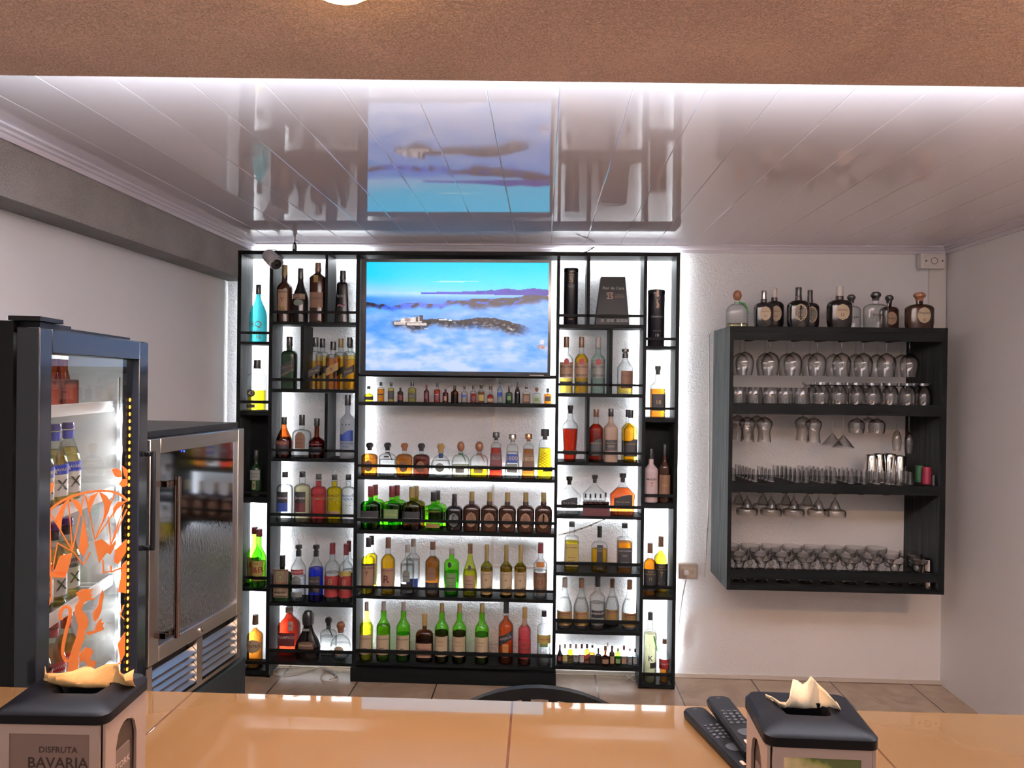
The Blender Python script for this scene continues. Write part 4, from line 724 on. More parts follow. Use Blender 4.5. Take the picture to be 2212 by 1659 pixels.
for pts in ([(-.006, .17), (-.002, .172), (.003, .155), (.010, .14), (.008, .125), (.001, .118), (-.004, .122), (-.009, .128), (-.003, .136), (-.006, .15)],): an.prism([(x, -R_*1.005-.0008, h*.76+(z-.15)) for x, z in pts], (0, .002, 0))
for sgn in (-1, 1): an.tube([(.0, -R_*1.01, h*.76+.018), (sgn*.012, -R_*.98, h*.76+.024), (sgn*.016, -R_*.95, h*.76+.038), (sgn*.008, -R_*.99, h*.76+.044)], .0012, 5)
an.build('stag_emblem', opq(LC['tn'], .5), g)
MB().box(-.006, .006, -R_*1.03-.001, -R_*1.0, h*.87, h-.004).build('seal_strip', opq((.3, .2, .14), .4), g)
zs = ROWS['R1'][2]; q = [atY(x, y, 4.175) for x, y in ((1286, 702), (1359, 702), (1351, 597.5), (1299, 597.5))]; zt = q[2].z
bx = thing('gift_box', ((q[0].x+q[1].x)/2, 4.225, zs), 'black tapered rum gift box on the top shelf of wide right bay', 'gift box')
lo_ = [(q[0].x, 4.165, zs), (q[1].x, 4.165, zs), (q[1].x, 4.285, zs), (q[0].x, 4.285, zs)]; hi_ = [(q[3].x, 4.185, zt), (q[2].x, 4.185, zt), (q[2].x, 4.265, zt), (q[3].x, 4.265, zt)]
bb = MB().hexa(lo_, hi_).build('box_body', opq((.003, .003, .0035), .4, spec=.12), bx, bx.location, bevel=.001)
nrm = Vector((0, .02, zt-zs)).normalized(); H_ = zt-zs
def onbox(s, zf, wd, c, dx=0):
    o_ = Vector(((q[0].x+q[1].x)/2+dx, 4.165+.02*zf-.0012, zs+H_*zf)); write(MB(), s, o_-bx.location, (1, 0, 0), nrm, width=wd).build('print', opq(LC[c], .5), bb, smooth=False)
onbox('Flor de Cana', .76, .12, 'gr', .005); onbox('25', .58, .036, 'tn', -.015); onbox('MMMM', .66, .036, 'tn', -.015); onbox('HUMBOLDT', .62, .05, 'br', .04); onbox('EDICION', .58, .05, 'br', .04); onbox('= == ===', .08, .15, 'gr', .01)

# ------------------------------------------------------------------ security camera on the shelf top
cc = thing('security_camera', atY(590, 560, 4.08), 'white bullet security camera fixed under the ceiling moulding at shelf top left', 'security camera')
a = atY(577, 551, 4.13); e = atY(600, 574, 4.05); d = (e-a).normalized(); CO = cc.location
def along(mb, p, d, prof, seg=18, ex=2):
    zq = d.to_track_quat('Z', 'Y').to_matrix(); t = MB().lathe(prof, seg, 1, ex); mb.add([p+zq @ Vector(v) for v in t.v], t.f); return mb
along(MB(), a, d, [(.012, 0), (.030, .004), (.034, .02), (.036, .115), (.032, .12)]).build('housing', opq((.5, .5, .52), .35), cc, CO)
along(MB(), a+d*.02+Vector((0, 0, .006)), d, [(.037, -.002), (.039, .005), (.0405, .10), (.0405, .100), (.038, .10), (.037, .004)], 18).build('sun_shield', opq((.6, .6, .62), .4), cc, CO)
lf = along(MB(), a+d*.121, d, [(.030, 0), (.031, .004), (.029, .006)]).build('lens_face', opq((.01, .01, .012), .2), cc, CO)
q = along(MB(), a+d*.127, d, [(.012, 0), (.010, .003), (.004, .004)]); q.build('lens', opq((.005, .005, .008), .05), cc, CO)
MB().tube([a+Vector((0, .0, .0)), a+Vector((-.003, .06, .02)), a+Vector((-.004, .12, .035)), a+Vector((-.004, W-.005-a.y, .035))], .011).build('mount_arm', WHITE, cc, CO)
pts = [a+Vector((.01+.045*t+.018*math.sin(t*9), .06+.03*math.cos(t*7), .028+.012*math.cos(t*11))) for t in [i/22 for i in range(23)]]
MB().tube(pts, .0022, 6).build('cable_loop', opq((.03, .03, .03), .5), cc, CO)

# ------------------------------------------------------------------ wall outlet and lead
a = atY(1466, 1251, W-.05); b_ = atY(1508, 1220, W-.05)
ou = thing('wall_outlet', ((a.x+b_.x)/2, W, a.z), 'surface mounted cream double wall outlet right of the display shelf', 'outlet'); OO = ou.location
MB().box(a.x, b_.x, W-.05, W, a.z, b_.z).build('box_body', opq((.40, .34, .28), .45), ou, OO, bevel=.003)
MB().box(a.x+.008, b_.x-.008, W-.054, W-.05, a.z+.012, b_.z-.014).build('face_plate', opq((.45, .38, .31), .4), ou, OO, bevel=.002)
zm = (a.z+b_.z)/2; hs = MB()
for x_ in (a.x+.033, b_.x-.033): hs.box(x_-.007, x_-.005, W-.0548, W-.0538, zm+.001, zm+.010).box(x_+.005, x_+.007, W-.0548, W-.0538, zm+.001, zm+.010).box(x_-.002, x_+.002, W-.0548, W-.0538, zm-.010, zm-.005)
hs.build('socket_slots', opq((.03, .02, .02), .6), ou, OO)
px_ = a.x+.038; pts = [Vector((px_, W-.085, zm+.002)), atY(1482, 1252, W-.07), atY(1474, 1290, W-.03), atY(1470, 1320, W-.02), atY(1465, 1360, W-.015), atY(1462, 1400, W-.015)]
co = thing('power_lead', pts[0], 'white plug and lead in the wall outlet beside the display shelf', 'power lead')
MB().box(px_-.013, px_+.013, W-.085, W-.055, zm-.010, zm+.014).build('plug', WHITE, co, pts[0], bevel=.003)
MB().tube(pts, .003).build('cord', opq((.35, .34, .33), .5), co, pts[0])
pts = [atY(1534, 716, W-.01), atY(1531, 728, W-.02), atY(1532, 900, W-.008), atY(1531, 1060, W-.008), atY(1528, 1140, W-.01), atY(1523, 1215, W-.01), atY(1521, 1246, W-.01)]
tag(MB().tube(pts, .004).build('loose_cable', opq((.62, .6, .56), .45), None, pts[-1]), 'white cable hanging on the wall along the left side of the glass cabinet', 'cable')
# white leads on the floor under the wide left bay
def ontile(x, y): return atZ(x, y, .006)
def spl(P, n=6):
    o = []
    for i in range(len(P)-1):
        p0, p1, p2, p3 = P[max(0, i-1)], P[i], P[i+1], P[min(len(P)-1, i+2)]
        for k in range(n):
            t = k/n; o.append(.5*((2*p1)+(-p0+p2)*t+(2*p0-5*p1+4*p2-p3)*t*t+(-p0+3*p1-3*p2+p3)*t**3))
    return o+[P[-1]]
P1_ = spl([ontile(x, y) for x, y in ((690, 1441), (655, 1441), (625, 1443), (600, 1444), (591, 1451), (596, 1457), (620, 1457), (650, 1452), (680, 1444), (700, 1440))])
tag(MB().tube(P1_, .003, 6).build('loose_cable', opq((.6, .57, .5), .5), None, P1_[0]), 'long white cable loop on the tiles under the wide left bay', 'cable')
P1_ = spl([ontile(x, y) for x, y in ((696, 1443), (712, 1450), (727, 1459), (730, 1466), (718, 1471), (700, 1470), (693, 1463), (699, 1453), (713, 1448), (722, 1453), (724, 1462), (712, 1468))])
tag(MB().tube(P1_, .003, 6).build('loose_cable', opq((.6, .57, .5), .5), None, P1_[0]), 'coiled white cable on the tiles beside the black plinth', 'cable')
P1_ = spl([ontile(x, y) for x, y in ((1352, 1456), (1362, 1466), (1372, 1471), (1376, 1462), (1366, 1459), (1356, 1468), (1345, 1474))])
tag(MB().tube(P1_, .002, 6).build('loose_cable', opq((.6, .57, .5), .5), None, P1_[0]), 'thin white cable loop on the tiles under the miniature shelf', 'cable')

# ------------------------------------------------------------------ glass cabinet on the right of the back wall
YC = 3.97
def cX(px, py=1000): return atY(px, py, YC).x
def cZ(px, py): return atY(px, py, YC).z
x0, x1 = cX(1573.5, 990), cX(2043.5, 1000); zt, zb = cZ(1810, 706.5), cZ(1810, 1279.5)
GC = thing('glass_cabinet', ((x0+x1)/2, YC, zb), 'black wall cabinet full of upturned and hanging drinking glasses', 'cabinet'); GO = GC.location
YK = W-.001
MB().box(x0, x0+.02, YC+.004, YK, zb, zt).build('side_panel', SIDE_LIT, GC, GO); MB().box(x0, x0+.02, YC, YC+.004, zb, zt).build('front_edge', BLACK, GC, GO)  # left side colour carries the strip light, front edge stays black
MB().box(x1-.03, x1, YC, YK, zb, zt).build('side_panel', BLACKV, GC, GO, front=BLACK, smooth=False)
MB().box(x0+.02, x1-.03, YC, YK, zt-.028, zt).build('top_board', BLACK, GC, GO, bevel=.001)
MB().box(x0+.02, x1-.03, YC, YK, zb, zb+.026).build('bottom_board', BLACK, GC, GO, bevel=.001)
MB().box(x0+.02, x1-.03, YC, YC+.018, zt-.028-.045, zt-.028).build('fascia', BLACK, GC, GO)
def cshelf(yt, yb, fascia):
    zt_, zb_ = cZ(1810, yt), cZ(1810, yb)
    MB().box(x0+.02, x1-.03, YC, YK, zt_-.02, zt_).build('shelf_board', BLACK, GC, GO)
    MB().box(x0+.02, x1-.03, YC, YC+.018, zb_, zt_-.02).build('fascia', BLACK, GC, GO)
    return zt_
zs1 = cshelf(874, 897, 1); zs2 = cshelf(1047, 1067, 1)
zr1, zr0 = cZ(1810, 1235), cZ(1810, 1254)
MB().box(x0+.02, x1-.03, YC, YC+.018, zr0, zr1).build('guard_rail', BLACK, GC, GO)
for zz in (zt-.028, zs1-.02, zs2-.02):
    for i in range(9):
        xr_ = x0+.045+i*.131
        MB().box(xr_-.014, xr_+.014, YC+.018, W-.06, zz-.034, zz-.022).box(xr_-.006, xr_+.006, YC+.018, W-.06, zz-.022, zz).build('hanging_rail', BLACK, GC, GO)
# glasses: prototypes first, then copies in loops
def proto(name, parts, cat):
    r = bpy.data.objects.new(name, None); C.objects.link(r); r.empty_display_size = .03
    for pn, mb, mt_ in parts: mb.build(pn, mt_, r)
    r['category'] = cat; return r
used = set()
def put(pr, loc, label, group=None, sc=1, tilt=0):
    if pr.name not in used: used.add(pr.name); o = pr
    else:
        o = pr.copy(); C.objects.link(o)
        for ch in pr.children: c = ch.copy(); C.objects.link(c); c.parent = o
    o.location = loc; o.scale = (sc, sc, sc); o['label'] = label
    if group: o['group'] = group
    return o
def inv(prof, H): return [(r, H-z) for r, z in prof][::-1]
def shell(prof, t=.0012):   # open vessel: outside up, inside back down
    return prof+[(max(.0008, r-t), z+(t if i == 0 else 0)) for i, (r, z) in list(enumerate(prof))[::-1]]
def stem_proto(name, cat, bowl, stem_h, H, foot=.032, stem=.0035):
    """hanging upside down: z=0 is the foot (top), going down"""
    q1 = MB().lathe([(foot, 0), (foot*.98, -.002), (stem*2, -.006)], 20)
    q2 = MB().lathe([(stem*1.6, -.005), (stem, -.02), (stem, -stem_h+.01), (stem*2.2, -stem_h)], 10)
    q3 = MB().lathe(shell([(r, -stem_h-z) for r, z in bowl]), 24, capb=False, capt=False)
    return proto(name, [('foot', q1, STEMW), ('stem', q2, STEMW), ('bowl', q3, STEMW)], cat)
wine_g = stem_proto('wine_glass', 'wine glass', [(.004, 0), (.022, .006), (.040, .022), (.048, .045), (.049, .065), (.045, .095), (.040, .125)], .085, .21)
hurr_g = stem_proto('beer_goblet', 'goblet glass', [(.005, 0), (.022, .006), (.040, .022), (.044, .036), (.038, .058), (.032, .080), (.033, .105), (.037, .135)], .035, .17)
mart_g = stem_proto('martini_glass', 'martini glass', [(.003, 0), (.058, .068)], .125, .19)
flute_g = stem_proto('champagne_flute', 'champagne flute', [(.003, 0), (.014, .01), (.022, .035), (.025, .06), (.023, .09), (.019, .115)], .105, .22, .028)
goblet_g = stem_proto('water_goblet', 'goblet glass', [(.004, 0), (.025, .008), (.040, .022), (.043, .04), (.040, .065), (.037, .08)], .035, .12)
coupe_g = stem_proto('margarita_glass', 'margarita glass', [(.003, 0), (.009, .012), (.018, .024), (.025, .044), (.030, .056), (.052, .062), (.058, .074), (.056, .096)], .045, .14)
def hang(zz): return zz-.0225+.0024
YFr, YBk = YC+.085, YC+.235
def hrow(pr, zz, px, py, Y, label, group=None): q = atY(px, py, Y); put(pr, (q.x, Y, zz-.0196), label, group)
zc = zt-.028
F8 = (1608.8, 1664, 1712.8, 1765, 1818, 1864.6, 1914.6, 1964.5); B9 = (1598, 1652.9, 1699.9, 1749, 1801, 1848, 1894, 1948)
for i, x_ in enumerate(F8): hrow(wine_g, zc, x_, 780, YFr, ORD[i]+' from left in the front line of wine glasses hung under the cabinet top', 'wine glasses hanging under the cabinet top')
for i, x_ in enumerate(B9): hrow(wine_g, zc, x_, 780, YBk, ORD[i]+' from left in the rear line of wine glasses hung under the cabinet top', 'wine glasses hanging under the cabinet top')
for x_, Y, n in ((1614.7, YFr, 'front goblet with pinched waist nearest the left side panel'), (1593, YBk, 'rear goblet with pinched waist partly behind the left side panel'), (1651, YFr, 'front goblet with pinched waist second from left'), (1635, YBk, 'rear goblet with pinched waist second from left'), (1734, YBk, 'rear goblet with pinched waist left of the martini glasses'), (1757.5, YFr, 'front goblet with pinched waist left of the martini glasses')):
    hrow(hurr_g, zs1-.02, x_, 930, Y, n, 'goblets hanging in the second tier')
hrow(mart_g, zs1-.02, 1798, 930, YBk, 'martini glass hanging at the back left of its pair', 'martini glasses'); hrow(mart_g, zs1-.02, 1821.7, 930, YFr, 'martini glass hanging at the front right of its pair', 'martini glasses')
for x_, Y, n in ((1850, YFr, 'short water goblet hanging right of the martini glasses'), (1875, YBk, 'water goblet hanging behind, middle of three'), (1894, YFr, 'water goblet hanging left of the flutes')): hrow(goblet_g, zs1-.02, x_, 920, Y, n, 'water goblets')
hrow(flute_g, zs1-.02, 1937.5, 930, YBk, 'slim champagne flute hanging over the steel shakers'); hrow(flute_g, zs1-.02, 1963.4, 930, YFr, 'rightmost champagne flute hanging against the dark side panel')
for i, x_ in enumerate((1614, 1666, 1714.7, 1768, 1803.8)): hrow(coupe_g, zs2-.02, x_, 1090, YFr, ORD[i]+' from left of the wide rimmed glasses hanging at the front under the third shelf', 'wide rimmed glasses hanging in the third tier')
for i, x_ in enumerate((1595.7, 1648, 1698, 1744)): hrow(coupe_g, zs2-.02, x_, 1080, YBk, ORD[i]+' from left of the wide rimmed glasses hanging at the back under the third shelf', 'wide rimmed glasses hanging in the third tier')
# tumblers upside down on the first shelf
def vessel(name, cat, prof, mt_=None, parts='body', seg=20): return proto(name, [(parts, MB().lathe(shell(prof, .0018), seg, capb=False, capt=True), mt_ or STEMW)], cat)
rock = vessel('rocks_tumbler', 'tumbler', [(.036, .085), (.037, .083), (.041, .03), (.042, 0)][::-1]); pint = vessel('stemless_glass', 'tumbler', [(.040, 0), (.043, .02), (.044, .05), (.036, .085), (.026, .096), (.038, .104), (.040, .117)])
for j, Y in enumerate((YC+.07, YC+.165, YC+.26)):
    for i, px_ in enumerate((1597, 1629, 1662, 1696, 1731)):
        q = atY(px_, 855, YC+.07); x_ = q.x+.004*((i*7+j*3) % 3)
        put(rock, (x_, Y, zs1), f'{ORD[i]} from left in the {("front", "middle", "back")[j]} row of upturned rocks tumblers', 'rocks tumblers on the upper shelf')
    for i, px_ in enumerate((1774, 1811, 1848, 1885, 1922, 1959, 1995)):
        if j == 2 and i > 5: continue
        q = atY(px_, 850, YC+.07)
        put(pint, (q.x+.002*((i+j) % 3), Y, zs1), f'{ORD[i]} from left in the {("front", "middle", "back")[j]} row of taller upturned stemless glasses', 'stemless glasses on the upper shelf')
# shot glasses, shakers and cups on the second shelf
shot = vessel('shot_glass', 'shot glass', [(.021, 0), (.020, .012), (.017, .060), (.016, .066)], seg=14)
k = 0
def shots(px, n, x_dx, dy, y0, nm):
    q = atY(px, 1030, YC+y0)
    for i in range(n):
        put(shot, (q.x+i*x_dx, YC+y0+i*dy, zs2), f'{ORD[i]} from the front in the {nm} of small shot glasses', 'shot glasses on the second shelf')
shots(1582.5, 2, -.001, .05, .10, 'pair beside the left side panel'); shots(1631, 6, -.006, .048, .06, 'long line next to that pair'); shots(1666, 4, -.006, .048, .07, 'short line standing on its own')
shots(1741, 6, -.008, .048, .05, 'line left of the widest gap'); shots(1722, 6, -.008, .048, .06, 'third line from left'); shots(1775, 6, -.006, .048, .05, 'line under the first martini glass')
shots(1800, 6, -.006, .048, .055, 'line under the second martini glass'); shots(1838, 6, -.006, .048, .05, 'line left of the shakers'); shots(1866, 5, -.006, .048, .05, 'first line before the shakers'); shots(1893, 3, .0, .046, .05, 'line under the first shaker'); shots(1918, 2, 0, .046, .05, 'pair under the middle shaker'); shots(1966, 3, 0, .048, .07, 'line right of the shakers')
shk = vessel('shaker_tin', 'shaker tin', [(.044, 0), (.043, .03), (.036, .150), (.034, .155)], CHROME, seg=28)
for px_, Y, n in ((1882, .215, 'steel shaker tin, leftmost of the four'), (1898, .29, 'steel shaker tin standing back, second from left'), (1922, .30, 'steel shaker tin standing back, third from left'), (1943, .19, 'steel shaker tin nearest the right side panel')):
    q = atY(px_, 1010, YC+Y); put(shk, (q.x, YC+Y, zs2), n, 'shaker tins', .9)
q = atY(1941, 1040, YC+.045); mg = thing('shot_mug', (q.x-.035, YC+.045, zs2), 'small handled glass mug in front of the rightmost shaker', 'mug')
MB().lathe(shell([(.021, 0), (.022, .01), (.020, .045)]), 18, capb=False).build('body', STEMW, mg); MB().tube([(.019, 0, .036), (.036, 0, .032), (.036, 0, .014), (.020, 0, .010)], .0025, 6).build('handle', STEMW, mg)
for px_, Y, c_, n in ((1987, .17, (.01, .06, .02), 'dark green stack of plastic cups in the right corner'), (2002, .10, (.20, .01, .03), 'dark red stack of plastic cups in the right corner')):
    q = atY(px_, 1030, YC+Y); r_ = MB()
    for i in range(5): r_.lathe([(.026-.001*i, .006*i), (.023, .06+.006*i), (.0225, .075+.004*i)], 18)
    tag(r_.build('plastic_cups', opq(c_, .4), None, (0, 0, 0)), n, 'cups').location = (q.x, YC+Y, zs2)
q = atY(2019, 1040, YC+.045); put(shot, (q.x-.006, YC+.045, zs2), 'lone shot glass at the right end of the second shelf', None, .8)
# heavy coupes standing on the bottom board in three rows
coupe = proto('dessert_coupe', [('base', MB().lathe([(.036, 0), (.037, .004), (.030, .012), (.012, .024), (.009, .034)], 20), STEMW), ('stem', MB().lathe([(.009, .034), (.017, .042), (.018, .05), (.012, .060), (.008, .066)], 16), STEMW),
                                ('bowl', MB().lathe(shell([(.008, .066), (.020, .074), (.026, .10), (.034, .112), (.054, .122), (.057, .135), (.056, .150)]), 26, capb=False, capt=False), STEMW)], 'coupe glass')
for j, Y in enumerate((YC+.085, YC+.195, YC+.305)):
    for i in range(9):
        if j == 2 and i > 7: continue
        put(coupe, (x0+.088+i*.1175+(.0 if j % 2 == 0 else .018), Y, zb+.026), f'{ORD[i]} from left in the {("front", "middle", "back")[j]} row of footed glass coupes on the cabinet floor', 'footed coupes on the cabinet floor')
q = atY(2006, 1250, YC+.06); jg = put(shk, (q.x-.004, YC+.065, zb+.026), 'polished steel cup standing alone in the lower right corner', None, .66); jg.scale = (.60, .60, .92); jg['category'] = 'steel cup'
# bottles standing on the cabinet
dv = [B(.18, .56, 'cr', ('Old Parr', .42, .44, 'dr'), ('12', .30, .14, 'dr'), ('------', .22, .3, 'tn'), hw=.6, s='o')]
dk = [B(.16, .58, 'cr', hw=.62, s='o'), B(.18, .56, 'k', ('PARR', .40, .4, 'gr'), ('18', .30, .14, 'gr'), hw=.55, s='o')]
place('T1', [(1591, 627, 43, 'pat', 'clr', 'P', .1, 'n', [], 'clear tequila bottle with cork ball over the left corner'),
 (1673, 622, 38, 'oldp', 'blk', None, 0, 'w', dv, 'dark bottle with cream oval label and tall cream cap, behind another', K),
 (1650, 628, 38, 'oldp', 'blk', None, 0, 's', dv, 'dark bottle with cream oval label and dull silver cap'),
 (1750, 627, 36, 'oldp', 'blk', None, 0, 'k', dk, 'black bottle with ringed black label standing behind its twin', K),
 (1725, 621, 43, 'oldp', 'blk', None, 0, 'k', dk, 'black bottle with ringed black label standing in front'),
 (1814, 618.5, 48, 'oldp', 'blk', None, 0, 'w', dv, 'largest dark bottle with cream oval label and shiny cream cap'),
 (1839, 636.7, 38, 'dj', 'clr', None, 0, 'k', [B(0, 0, '-', ('Don Julio', .35, .6, 'k'))], 'clear square tequila bottle half hidden behind the large dark one', K),
 (1892, 631, 48, 'dj', 'clr', None, 0, 'k', [B(0, 0, '-', ('DonJulio', .36, .5, 'k'))], 'clear square tequila bottle standing in front, black stopper'),
 (1921, 638, 38, 'dj', 'dbr', None, 0, 'k', [B(.14, .52, 'tn', ('DonJulio', .33, .44, 'k'), hw=.6, s='o')], 'brown tequila bottle with dim round label standing behind', K),
 (1986.5, 632, 55, 'dj', 'dbr', None, 0, 'n', [B(.14, .58, 'cr', ('DonJulio', .42, .44, 'k'), ('o', .24, .12, 'br'), hw=.5, xo=.05, s='o')], 'wide brown tequila bottle with bright round label, rightmost')],
      zs=zt, xr=(x0, x1), yrow=YC+.085, yb=YC+.20, bay='atop the glass cabinet')
for o in [o for o in C.objects if 'over the left corner' in o.get('label', '')]:
    MB().tube([(.012*math.cos(t), .012*math.sin(t), .135) for t in [i*PI/6 for i in range(12)]], .003, 6, True).tube([(.008, -.012, .135), (.03, -.03, .125), (.044, -.034, .10), (.054, -.036, .07)], [.004, .005, .006, .002]).build('ribbon', opq((.02, .14, .03), .6), o)

# ------------------------------------------------------------------ helpers for furniture set at an angle
class Fr:
    """local frame: a along the door, b into the body, z up"""
    def __init__(s, P1, P2):
        s.P = Vector((P1[0], P1[1], 0)); s.u = Vector((P2[0]-P1[0], P2[1]-P1[1], 0)).normalized(); s.n = Vector((s.u.y, -s.u.x, 0)); s.L = (Vector((P2[0], P2[1], 0))-s.P).length
    def pt(s, a, b, z): return s.P+s.u*a-s.n*b+Vector((0, 0, z))
    def box(s, mb, a0, a1, b0, b1, z0, z1):
        return mb.hexa([s.pt(a0, b0, z0), s.pt(a1, b0, z0), s.pt(a1, b1, z0), s.pt(a0, b1, z0)], [s.pt(a0, b0, z1), s.pt(a1, b0, z1), s.pt(a1, b1, z1), s.pt(a0, b1, z1)])
    def px(s, x, y, b=0):      # the point of the door plane seen at a place in the photo
        v = ray(x, y); t = (s.P-s.n*b).dot(s.n)/v.dot(s.n); v = v*t; return Vector((v.x, v.y, v.z+CZ))
    def az(s, x, y, b=0): v = s.px(x, y, b); return (v-s.P).dot(s.u), v.z

# ------------------------------------------------------------------ tall glass door fridge
fr = Fr((-1.014, 1.45), (-1.123, 2.06)); DW = fr.L; ft = CZ+.097
fg = thing('drinks_fridge', fr.pt(DW/2, .3, 0), 'tall black glass door drinks fridge with orange decals, lit inside', 'fridge'); FO = fg.location
GP = opq((.012, .014, .018), .14, spec=.3)
q = MB(); fr.box(q, 0, .02, .05, .60, .06, ft+.012); fr.box(q, DW-.02, DW, .05, .60, .06, ft+.012); fr.box(q, .02, DW-.02, .58, .60, .06, ft+.012); fr.box(q, .02, DW-.02, .05, .58, .06, .12); fr.box(q, .02, DW-.02, .05, .58, ft-.012, ft+.012)
q.build('cabinet_body', opq((.004, .004, .005), .35, spec=.12), fg, FO, smooth=False)
q = MB(); fr.box(q, .02, .024, .06, .575, .12, ft-.012); fr.box(q, DW-.024, DW-.02, .06, .575, .12, ft-.012); fr.box(q, .024, DW-.024, .570, .578, .12, ft-.012)
q.build('inner_liner', opq((.50, .49, .48), .25), fg, FO, smooth=False)
dr_ = MB(); fr.box(dr_, 0, .052, 0, .045, .10, ft); fr.box(dr_, DW-.066, DW, 0, .045, .10, ft); fr.box(dr_, .052, DW-.066, 0, .045, ft-.052, ft); fr.box(dr_, .052, DW-.066, 0, .045, .10, .16)
door = dr_.build('door_frame', GP, fg, FO, bevel=.003)
q = MB(); fr.box(q, .052, DW-.066, .018, .022, .16, ft-.052)
gp = q.build('glass_pane', glass((.95, .97, .97), .6, .02, 3, .8, 'fridge_door_glass'), door, FO)
q = MB(); fr.box(q, DW-.030, DW-.018, -.030, -.018, 1.22, 1.50); fr.box(q, DW-.030, DW-.018, -.018, 0, 1.22, 1.235); fr.box(q, DW-.030, DW-.018, -.018, 0, 1.485, 1.50)
q.build('handle', PLASTIC, door, FO, bevel=.004)
q = MB(); fr.box(q, .0, .10, .0, .06, ft+.013, ft+.022); fr.box(q, .02, .16, .01, .05, ft+.001, ft+.012); q.build('hinge_cover', PLASTIC, fg, FO)
q = MB()
for a_, b_ in ((.05, .1), (DW-.05, .1), (.05, .55), (DW-.05, .55)): fr.box(q, a_-.02, a_+.02, b_-.02, b_+.02, 0, .06)
q.build('feet', RUBBER, fg, FO)
SHZ = (CZ-.085, CZ-.325, CZ-.57, CZ-.81)
for zz in SHZ:
    q = MB()
    for i in range(15): a_ = .04+i*(DW-.08)/14; q.tube([fr.pt(a_, .09, zz-.004), fr.pt(a_, .55, zz-.004)], .002, 5)
    for b_ in (.09, .32, .55): q.tube([fr.pt(.03, b_, zz-.004), fr.pt(DW-.03, b_, zz-.004)], .003, 5)
    sh = q.build('wire_shelf', opq((.75, .75, .75), .3), fg, FO)
    q = MB(); fr.box(q, .03, DW-.03, .078, .086, zz-.012, zz+.016); q.build('price_rail', opq((.7, .7, .72), .3), sh, FO, smooth=False)
q = MB(); fr.box(q, DW-.050, DW-.040, .060, .064, .30, ft-.10); ls = q.build('led_housing', opq((.7, .7, .7), .3), fg, FO)
q = MB()
for i in range(14): z_ = .45+i*.088; q.ball(fr.pt(DW-.052, .058, z_), .008, .008, .014, 8, 6)
q.build('led_lamps', emit((.95, .98, 1), 160), ls, FO)
q = MB(); fr.box(q, .10, DW-.10, .09, .11, ft-.020, ft-.0145); q.build('led_lamps', emit((.95, .98, 1), 25), fg, FO)  # lamp bar added under the fridge roof to brighten the interior
q = MB(); 
for i in range(70): z_ = .30+i*.0195; q.ball(fr.pt(DW-.070, .024, z_), .0026, .0026, .005, 6, 4)
q.build('orange_led_rope', emit((1, .30, .02), 14), door, FO)
# orange decals on the pane, traced as flat foil on the glass
ORG = nodes('orange_foil'); m_, nt, p, out = ORG; p.inputs['Base Color'].default_value = (1, .42, .12, 1); p.inputs['Roughness'].default_value = .5
tl = nt.nodes.new('ShaderNodeBsdfTranslucent'); tl.inputs[0].default_value = (1, .42, .06, 1); ms = nt.nodes.new('ShaderNodeMixShader'); ms.inputs[0].default_value = .55
nt.links.new(p.outputs[0], ms.inputs[1]); nt.links.new(tl.outputs[0], ms.inputs[2]); nt.links.new(ms.outputs[0], out.inputs['Surface'])
def dz(x, y): return fr.px(x/3.77, 1060+y/3.77, .016)
def d5(x, y): return fr.px(x/4.147, 680+y/4.147, .016)
def dpoly(mb, P, f=dz): mb.prism([f(*p_) for p_ in P], -fr.n*.0008)
def dline(mb, P, w_=10, f=dz):
    for (xa, ya), (xb, yb) in zip(P, P[1:]):
        l_ = math.hypot(xb-xa, yb-ya) or 1; nx_, ny_ = -(yb-ya)/l_*w_/2, (xb-xa)/l_*w_/2
        mb.prism([f(xa+nx_, ya+ny_), f(xb+nx_, yb+ny_), f(xb-nx_, yb-ny_), f(xa-nx_, ya-ny_)], -fr.n*.0008)
def smooth2(P, n=5):
    V = [Vector((x, y, 0)) for x, y in P]; return [(v.x, v.y) for v in spl(V, n)]
def decal(name, polys=(), lines=(), f=dz):
    mb = MB()
    for P in polys: mb = MB(); dpoly(mb, P, f); mb.build(name, m_, gp, FO, smooth=False)
    for P, w_ in lines: mb = MB(); dline(mb, P, w_, f); mb.build(name.replace('_decal', '_line'), m_, gp, FO, smooth=False)
decal('leaf_decal', [[(370, 1620), (378, 1570), (420, 1520), (488, 1500), (478, 1570), (440, 1625), (400, 1638)], [(330, 1540), (372, 1500), (385, 1505), (340, 1620), (326, 1650)], [(1003, 1385), (1050, 1372), (1085, 1400), (1092, 1450), (1060, 1462), (1030, 1440)], [(1095, 1350), (1145, 1390), (1142, 1470), (1115, 1440)], [(1062, 1520), (1090, 1475), (1142, 1468), (1142, 1530), (1100, 1545)]], f=d5)
